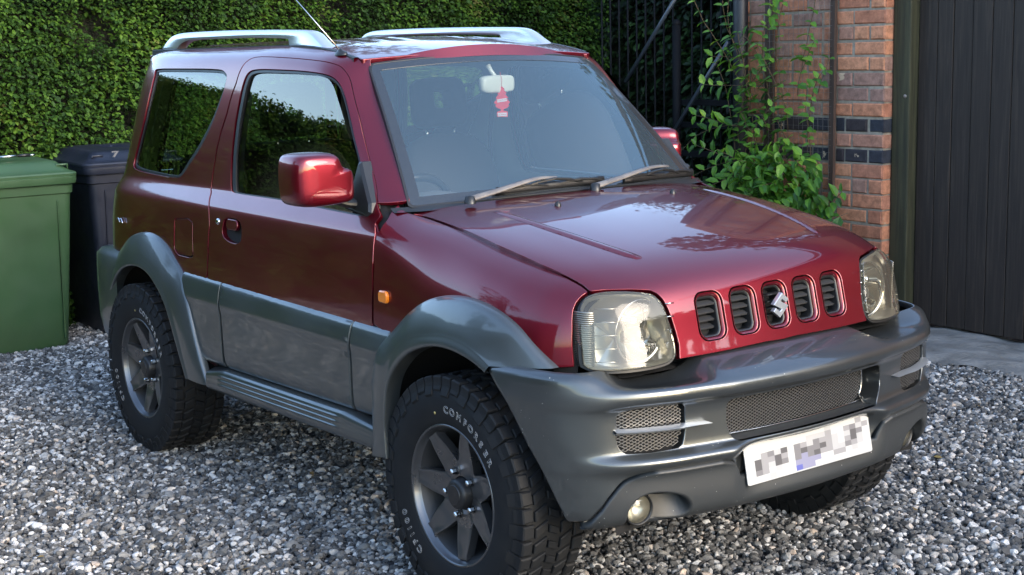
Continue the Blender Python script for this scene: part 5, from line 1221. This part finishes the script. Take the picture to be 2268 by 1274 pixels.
for k in range(40):
    z0 = 1.1005-12*CH+k*CH-CH+.0; z1 = z0+CH-.011
    if z1 < 0 or z0 > 3.1: continue
    isb = abs(z0-1.1005) < .02 or abs(z0-(1.1005-2*CH)) < .02
    tgt = blu if isb else red; odd = k % 2
    x = .462; first = True; seq = [.112, .112, .225] if odd else [.225, .112, .112, .225]
    i = 0
    while x > -.60:
        w_ = (.112 if odd else .225) if i == 0 else (rg.choice([.225, .225, .112]))
        if isb: w_ = [.112, .165, .07, .165][i % 4] if i < 4 else rg.choice([.225, .112])
        x0 = max(x-w_+.011, -.60); rbrick(tgt, x0-.0, x, 0, .10, z0, z1, rg); x -= w_; i += 1
    # return face towards the gate
    d = .045 if odd else .125
    yy = 0.0045
    for q0, q1 in ((yy, .125),):
        V = []; xe = .462
        tgt.add([(xe+.0015, q0, z0+.002), (xe+.0015, q1, z0+.002), (xe+.0015, q1, z1-.002), (xe+.0015, q0, z1-.002), (xe-.01, q0, z0), (xe-.01, q1, z0), (xe-.01, q1, z1), (xe-.01, q0, z1)], [(0, 1, 2, 3), (4, 5, 1, 0), (5, 6, 2, 1), (6, 7, 3, 2), (7, 4, 0, 3)])
red.build('red_bricks', M['brick'], wall, smooth=False); blu.build('blue_bricks', M['blue'], wall, smooth=False)
mb = MB(); mb.box((-.07, .20, 1.5), (1.056, .385, 3.1)); mb.build('mortar', M['mortar'], wall, smooth=False)
# black post left of the wall
mb = MB(); mb.tube([(0, 0, 0), (0, 0, 1.5), (0, 0, 3.0)], .046, 16); ps = mb.build('drainpipe', mat('black painted iron', (.007, .008, .012), .5, 0, .1, .3, var=(9, (.012, .013, .017), .4, .7)), loc=(-.565, 3.31, 0)); tag(ps, 'black iron downpipe on the left end of the brick wall', 'pipe')
# timber gate: frame post + boards
def wood(name, c1, c2, c3, rough=.75, gsc=(55, 55, 2.2)):
    m = bpy.data.materials.new(name); m.use_nodes = True; n = m.node_tree.nodes; l = m.node_tree.links; p = n['Principled BSDF']; tc = n.new('ShaderNodeTexCoord'); mp = n.new('ShaderNodeMapping'); mp.inputs['Scale'].default_value = gsc
    oi = n.new('ShaderNodeNewGeometry'); l.new(tc.outputs['Object'], mp.inputs[0]); ad = n.new('ShaderNodeVectorMath'); ad.operation = 'ADD'; cb = n.new('ShaderNodeCombineXYZ'); mu = n.new('ShaderNodeMath'); mu.operation = 'MULTIPLY'; mu.inputs[1].default_value = 40
    l.new(oi.outputs['Random Per Island'], mu.inputs[0]); l.new(mu.outputs[0], cb.inputs[2]); l.new(mp.outputs[0], ad.inputs[0]); l.new(cb.outputs[0], ad.inputs[1])
    t = n.new('ShaderNodeTexNoise'); t.inputs['Scale'].default_value = 1; t.inputs['Detail'].default_value = 8; t.inputs['Roughness'].default_value = .65; t.inputs['Distortion'].default_value = .6; l.new(ad.outputs[0], t.inputs[0])
    r = n.new('ShaderNodeValToRGB'); e = r.color_ramp.elements; e[0].position = .3; e[0].color = (*c1, 1); e[1].position = .75; e[1].color = (*c3, 1); e.new(.5).color = (*c2, 1); l.new(t.outputs['Fac'], r.inputs[0])
    l.new(r.outputs[0], p.inputs[0]); p.inputs['Roughness'].default_value = rough; b = n.new('ShaderNodeBump'); b.inputs['Strength'].default_value = .35; b.inputs['Distance'].default_value = .003; l.new(t.outputs['Fac'], b.inputs['Height']); l.new(b.outputs[0], p.inputs['Normal']); return m
M['boards'] = wood('black stained boards', (.013, .0085, .006), (.022, .015, .011), (.050, .035, .025))
M['postw'] = wood('green stained timber', (.016, .016, .008), (.032, .032, .014), (.06, .058, .028))
gate = empty('timber_gate', (.59, 3.5, 0)); tag(gate, 'tall gate of black stained vertical boards', 'gate')
xs = [.585, .705, .806, .925, 1.046, 1.167, 1.285, 1.40, 1.52, 1.64, 1.76, 1.88, 2.0, 2.12, 2.24, 2.36, 2.48, 2.6]
mb = MB()
for a, b in zip(xs[:-1], xs[1:]):
    t = rg.uniform(-.002, .002); zb_ = .045-.012*(a-.6)
    mb.prism([(a-.59+.002, zb_), (b-.59-.002, zb_), (b-.59-.002, 2.45), (a-.59+.002, 2.45)], 1, .0+t, .03+t, .003)
mb.build('boards', M['boards'], gate, smooth=False)
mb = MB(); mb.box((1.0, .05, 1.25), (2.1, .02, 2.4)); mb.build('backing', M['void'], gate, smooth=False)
fp = MB(); fp.prism(rrect(0, 0, .116, .09, .008, 2), 2, 0, 2.5, .002); fo_ = fp.build('gate_post', M['postw'], loc=(.5245, 3.475, 0), smooth=False); tag(fo_, 'green-tinged timber post between the brick wall and the board gate', 'post')
mb = MB(); mb.lathe([(0, -.005), (.008, -.004), (.011, 0)], 12, 1, (.03, -.046, 1.30)); mb.build('bolt', M['wiper'], fo_)
# concrete threshold
def slab(u, v):
    x = .36+4.2*u; y = 2.84+.72*v+.05*np.sin(x*5)*(1-v)+.03*np.sin(x*14+1)*(1-v); z = .002+.022*np.clip(v*6, 0, 1)+.006*np.sin(x*9+y*7)+.004*np.sin(x*23-y*19)-.010*np.exp(-((v-.42-.05*np.sin(x*4))/.03)**2); return np.stack([x, y, z], -1)
M['conc'] = mat('worn concrete', (.23, .225, .21), .9, var=(6, (.12, .118, .11), .40, .66), bump=(30, .9, .012))
mb = MB(); mb.grid(slab, 160, 40); sb = mb.build('threshold', M['conc']); tag(sb, kind='structure')
# outbuilding above and behind the gate
bld = empty('brick_building', (.5, 3.8, 0)); tag(bld, 'brick outbuilding with a tiled roof rising behind the board gate', 'building')
mb = MB(); mb.box((3.6, 1.7, 1.9), (7.0, 3.0, 3.8)); 
fb = mat('coursed red brickwork', (.3, .11, .06), .9); n_ = fb.node_tree.nodes; l_ = fb.node_tree.links; bt = n_.new('ShaderNodeTexBrick'); tc_ = n_.new('ShaderNodeTexCoord'); sp_ = n_.new('ShaderNodeSeparateXYZ'); cx_ = n_.new('ShaderNodeCombineXYZ'); ad_ = n_.new('ShaderNodeMath'); ad_.operation = 'ADD'
l_.new(tc_.outputs['Object'], sp_.inputs[0]); l_.new(sp_.outputs[0], ad_.inputs[0]); l_.new(sp_.outputs[1], ad_.inputs[1]); l_.new(ad_.outputs[0], cx_.inputs[0]); l_.new(sp_.outputs[2], cx_.inputs[1]); l_.new(cx_.outputs[0], bt.inputs[0])
for k_, v_ in (('Scale', 1), ('Brick Width', .225), ('Row Height', .085), ('Mortar Size', .006), ('Bias', -.2)): bt.inputs[k_].default_value = v_
bt.inputs['Color1'].default_value = (.40, .14, .07, 1); bt.inputs['Color2'].default_value = (.26, .09, .055, 1); bt.inputs['Mortar'].default_value = (.28, .24, .19, 1); l_.new(bt.outputs[0], n_['Principled BSDF'].inputs[0])
bb_ = n_.new('ShaderNodeBump'); bb_.invert = True; bb_.inputs['Distance'].default_value = .006; l_.new(bt.outputs['Fac'], bb_.inputs['Height']); l_.new(bb_.outputs[0], n_['Principled BSDF'].inputs['Normal'])
mb.build('wall', fb, bld, smooth=False)
mb = MB()
for k in range(24): 
    for j in range(14): x = -.25+.32*k; yq = -.1+.25*j; mb.box((x+.16, yq, 3.72+yq*.75), (.31, .30, .02), Matrix.Rotation(math.radians(36), 3, 'X'))
mb.build('roof', mat('clay tiles', (.16, .07, .045), .85), bld, smooth=False)
# trellis
tl = empty('trellis', (-.15, 3.35, 0)); tag(tl, 'brown timber battens with wire netting fixed to the brick wall', 'trellis')
M['batten'] = wood('brown batten', (.03, .018, .014), (.05, .030, .022), (.08, .05, .038))
for xa in (-.205, .275): mb = MB(); mb.box((xa, -.01, 1.6), (.032, .022, 2.6) if xa > 0 else (.062, .022, 2.6)); mb.build('batten', M['batten'], tl, smooth=False)
mb = MB(); rz = random.Random(8)
for k in range(13): x = -.19+.0375*k; mb.tube([(x+rz.uniform(-.004, .004), -.03+rz.uniform(-.006, .006), .35+.3*i) for i in range(9)], .0011, 4)
for k in range(62): z = .38+.0375*k; mb.tube([(-.2+.12*i, -.03+rz.uniform(-.006, .006), z+rz.uniform(-.003, .003)) for i in range(5)], .0011, 4)
mb.build('wire_netting', M['wiper'], tl, smooth=False)
# climbing plant
cl = empty('climbing_plant', (-.15, 3.25, 0)); tag(cl, 'bright green climber scrambling up the trellis in front of the brick wall', 'climber')
stems = MB(); PP = []; DD = []; UU = []; SS = []; rc_ = random.Random(11)
def sprig(p, d, n, sz, sp):
    p = arr(*p); d = arr(*d); d /= np.linalg.norm(d); pts = [p.copy()]
    for i in range(n):
        d = d+arr(rc_.gauss(0, .16), rc_.gauss(0, .10), rc_.gauss(-.015, .12)); d /= np.linalg.norm(d); p = p+d*sp; pts.append(p.copy())
        for sd in (-1, 1):
            if rc_.random() < .9:
                b = np.cross(d, arr(0, -1, .3)); b /= np.linalg.norm(b); q = b*sd*.95+d*.45+arr(0, -.35, rc_.uniform(-.55, .15)); PP.append(p); DD.append(q); UU.append(arr(rc_.gauss(0, .3), -.45+rc_.gauss(0, .25), .95)); SS.append(sz*rc_.uniform(.65, 1.25)*(1-.35*i/n))
    if len(pts) > 1: stems.tube(pts, .0022, 4)
for k in range(240):
    # dense skirt low down, thinning upwards in two columns
    x = rc_.gauss(-.03, .19); top = .98-abs(x+.05)*.45+rc_.uniform(-.12, .12); x = x+ .16*(1-min(1, 1)); z = rc_.uniform(.30, max(.45, top)); sprig((x, -.02-rc_.uniform(0, .22)*(1.15-z), z-.05), (rc_.gauss(0, .6)+.25*(.8-z), -.5, rc_.gauss(.35, .4)), rc_.randint(2, 5), .088, .045)
for x, z, n, dx in ((-.30, .55, 12, 0), (-.22, .8, 16, .03), (-.26, 1.2, 11, -.02), (-.20, 1.0, 16, -.05), (-.16, 1.45, 8, .05), (.18, .75, 12, 0), (.10, .75, 9, -.05), (.22, .9, 7, 0), (-.05, 1.5, 6, .1), (-.10, .7, 8, 0), (.12, 1.3, 5, .1), (-.12, 1.62, 5, .3), (-.02, .9, 10, .02), (-.3, .75, 9, -.02), (.27, 1.32, 3, .4), (-.33, 1.0, 9, .05), (-.18, 1.25, 9, .0), (-.28, 1.45, 7, .1), (-.1, 1.1, 9, -.1), (.2, 1.0, 8, -.1), (.05, 1.1, 8, 0), (.15, 1.45, 6, -.2), (-.36, .7, 12, 0)):
    sprig((x, -.03, z), (dx, -.02, 1), n, .074, .068)
for z, n, k in ((1.36, 4, 1), (1.12, 5, 1), (1.13, 7, 1.5), (.93, 5, 1.2), (.92, 7, 1.9), (1.52, 3, 1), (.66, 6, .8)):
    sprig((-.30, -.04, z), (-1, -.35, .12), n, .080, .062 if k < 1.4 else .085)
for x, z in ((.33, .50), (.40, .42), (.22, .55), (.15, .6), (.45, .38), (.3, .35), (.1, .45)): sprig((x, -.12, z), (.5, -.4, .15), 4, .09, .05)
mb = MB(); leaves(mb, np.array(PP), np.array(DD), np.array(UU), np.array(SS), .78, .25); mb.build('leaves', G3, cl, smooth=False); stems.build('stems', mat('green brown stem', (.09, .06, .03), .7), cl)
# iron gate in the gap
ig = empty('iron_gate', (-.62, 3.33, 0)); tag(ig, 'black iron bar gate with slanting stays standing open before ivy coloured dark for shade', 'gate')
M['iron'] = mat('black gate iron', (.004, .0045, .006), .7, 0, 0, .2, spec=.15)
ax = arr(-.93, -.10, 0); 
def gp(t, z, o=0): return ax*t+arr(0, o, z)
mb = MB(); mb.tube([gp(.50, .0), gp(.50, 1.0), gp(.50, 1.735)], .026, 10); mb.lathe([(.028, 0), (.028, .012), (.012, .03), (0, .032)], 10, 2, gp(.50, 1.735)); mb.build('stile', M['iron'], ig)
for t in np.arange(.06, 1.25, .082):
    if abs(t-.50) < .03: continue
    mb = MB(); mb.tube([gp(t, .1, .02), gp(t, 2.1, .02)], .006, 6); mb.build('bar', M['iron'], ig)
for z in (1.25, 1.11, .93, .55, .15): mb = MB(); mb.box(gp(.27, z, 0), (.50, .02, .035)); mb.build('rail', M['iron'], ig, smooth=False)
for a, b in (((.50, 1.05), (.02, 1.62)), ((.92, 1.38), (.35, 2.02))):
    mb = MB(); mb.tube([gp(*a, -.045), gp(*b, -.045)], .013, 8); mb.build('stay', mat('blue black stay', (.03, .04, .055), .35, 0, .3, .2) if 'stay' not in M else M['stay'], ig)
# ================= wheelie bins =================
def bin_(name, loc, col, label, rz, w_=.58, h=.93, digit=None):
    b = empty(name, loc); b.rotation_euler = (0, 0, rz); tag(b, label, 'wheelie bin'); d = .72
    mt = mat(label[:12]+' plastic', col, .48, 0, .1, .3, var=(4, tuple(c*.8 for c in col), .4, .7), dirt=(7, .40, .60), bump=(300, .08, .0006)); V = []; nr = 40
    lv = [(0, .76, .78), (.02, .78, .80), (.25, .83, .85), (.6, .90, .92), (h-.06, .955, .965), (h-.055, .985, .99), (h, 1, 1)]
    for z, a, c in lv:
        for q in rrect(0, 0, d*c, w_*a, .05, 9): V.append((q[0]-d*(1-c)*.5*0+d/2*(c-1)*0, q[1], z))
    n = len(rrect(0, 0, 1, 1, .1, 9)); mb = MB(); mb.add(V, [(i*n+j, i*n+(j+1) % n, (i+1)*n+(j+1) % n, (i+1)*n+j) for i in range(len(lv)-1) for j in range(n)]+[tuple(range(n))[::-1]]); body = mb.build('body', mt, b, ang=35)
    mb = MB(); V = []
    rim = [(h-.005, 1.0), (h-.002, 1.05), (h+.018, 1.065), (h+.036, 1.065), (h+.040, 1.045)]
    for z, k in rim:
        for q in rrect(0, 0, d*k, w_*k, .06, 9): V.append((q[0], q[1], z))
    mb.add(V, [(i*n+j, i*n+(j+1) % n, (i+1)*n+(j+1) % n, (i+1)*n+j) for i in range(len(rim)-1) for j in range(n)]); mb.build('rim', mt, b, ang=40)
    mb = MB(); V = []; lid = [(h+.036, 1.03), (h+.040, 1.075), (h+.052, 1.080), (h+.060, 1.065), (h+.068, .99), (h+.080, .93), (h+.100, .86), (h+.118, .80), (h+.124, .72), (h+.128, .35), (h+.128, .02)]
    for z, k in lid:
        for q in rrect(0, 0, d*k, w_*k, .06*min(1, k), 9): V.append((q[0]-.01, q[1], z+.012*(q[0] < 0)))
    mb.add(V, [(i*n+j, i*n+(j+1) % n, (i+1)*n+(j+1) % n, (i+1)*n+j) for i in range(len(lid)-1) for j in range(n)]+[tuple(range((len(lid)-1)*n, len(lid)*n))]); ld = mb.build('lid', mt, b, ang=35)
    for y in (-w_*.33, w_*.33):
        mb = MB(); mb.prism([(d*.43, .05), (d*.5*.80, .05), (d*.5*.975, h-.10), (d*.5*.98-.02, h-.08)], 1, y-.004, y+.004, .001); mb.build('rib', mt, body, smooth=False)
    for y in (-w_*.36, w_*.42):
        mb = MB(); mb.tube([(.30, y-.03, h+.062), (.305, y-.03, h+.10), (.305, y+.03, h+.10), (.30, y+.03, h+.062)], .007, 6); mb.build('lid_grip', mt, ld)
    if digit:
        V, F = text_mesh(digit, .085, font_offset=.003, extrude=.0008); mb = MB(); mb.add(np.stack([V[:, 2]+.342, V[:, 0]-.115, V[:, 1]*.55+h+.105], 1), F); mb.build('number', mat('pale paint digit', (.10, .105, .115), .5), ld, smooth=False)
    return b
bin_('green_wheelie_bin', (-2.66, -.485, 0), (.036, .082, .032), 'dark green wheelie bin at the left edge, in front of the navy one', 0, .60)
bin_('navy_wheelie_bin', (-2.80, .235, 0), (.008, .011, .022), 'navy blue wheelie bin numbered 7 beside the rear of the car', 0, .58, .955, '7')
mb = MB(); mb.tube([(0, -.17, 0), (0, -.06, .002)], .008, 8); pen = mb.build('scraper', M['bright']); pen.location = (-2.50, -.36, 1.082); tag(pen, 'black and silver rod lying on the green bin lid', 'rod')
mb = MB(); mb.tube([(0, -.06, .002), (.0, .0, .002)], .010, 8); mb.build('grip', M['black'], pen); mb = MB(); mb.tube([(0, 0, .002), (0, .03, .002)], .006, 8); mb.build('tip', M['bright'], pen)

# a few fallen leaves and sprigs on the stones
rn = np.random.default_rng(12); k = 90; P = np.stack([rn.uniform(-2.6, 4.2, k), rn.uniform(-2.8, 2.6, k), np.full(k, .016)], 1); P[:30, 0] = rn.uniform(-2.9, -1.2, 30)
mb = MB(); leaves(mb, P, np.stack([rn.normal(0, 1, k), rn.normal(0, 1, k), rn.normal(0, .12, k)], 1), np.stack([rn.normal(0, .3, k), rn.normal(0, .3, k), np.ones(k)], 1), rn.uniform(.018, .04, k), .8); fl_ = mb.build('fallen_leaves', leafmat('dry leaf', [(0, (.10, .06, .03)), (.6, (.22, .15, .06)), (1, (.10, .16, .04))], .3, .7), smooth=False); tag(fl_, 'dry fallen leaves strewn over the gravel', 'leaves', kind='stuff')
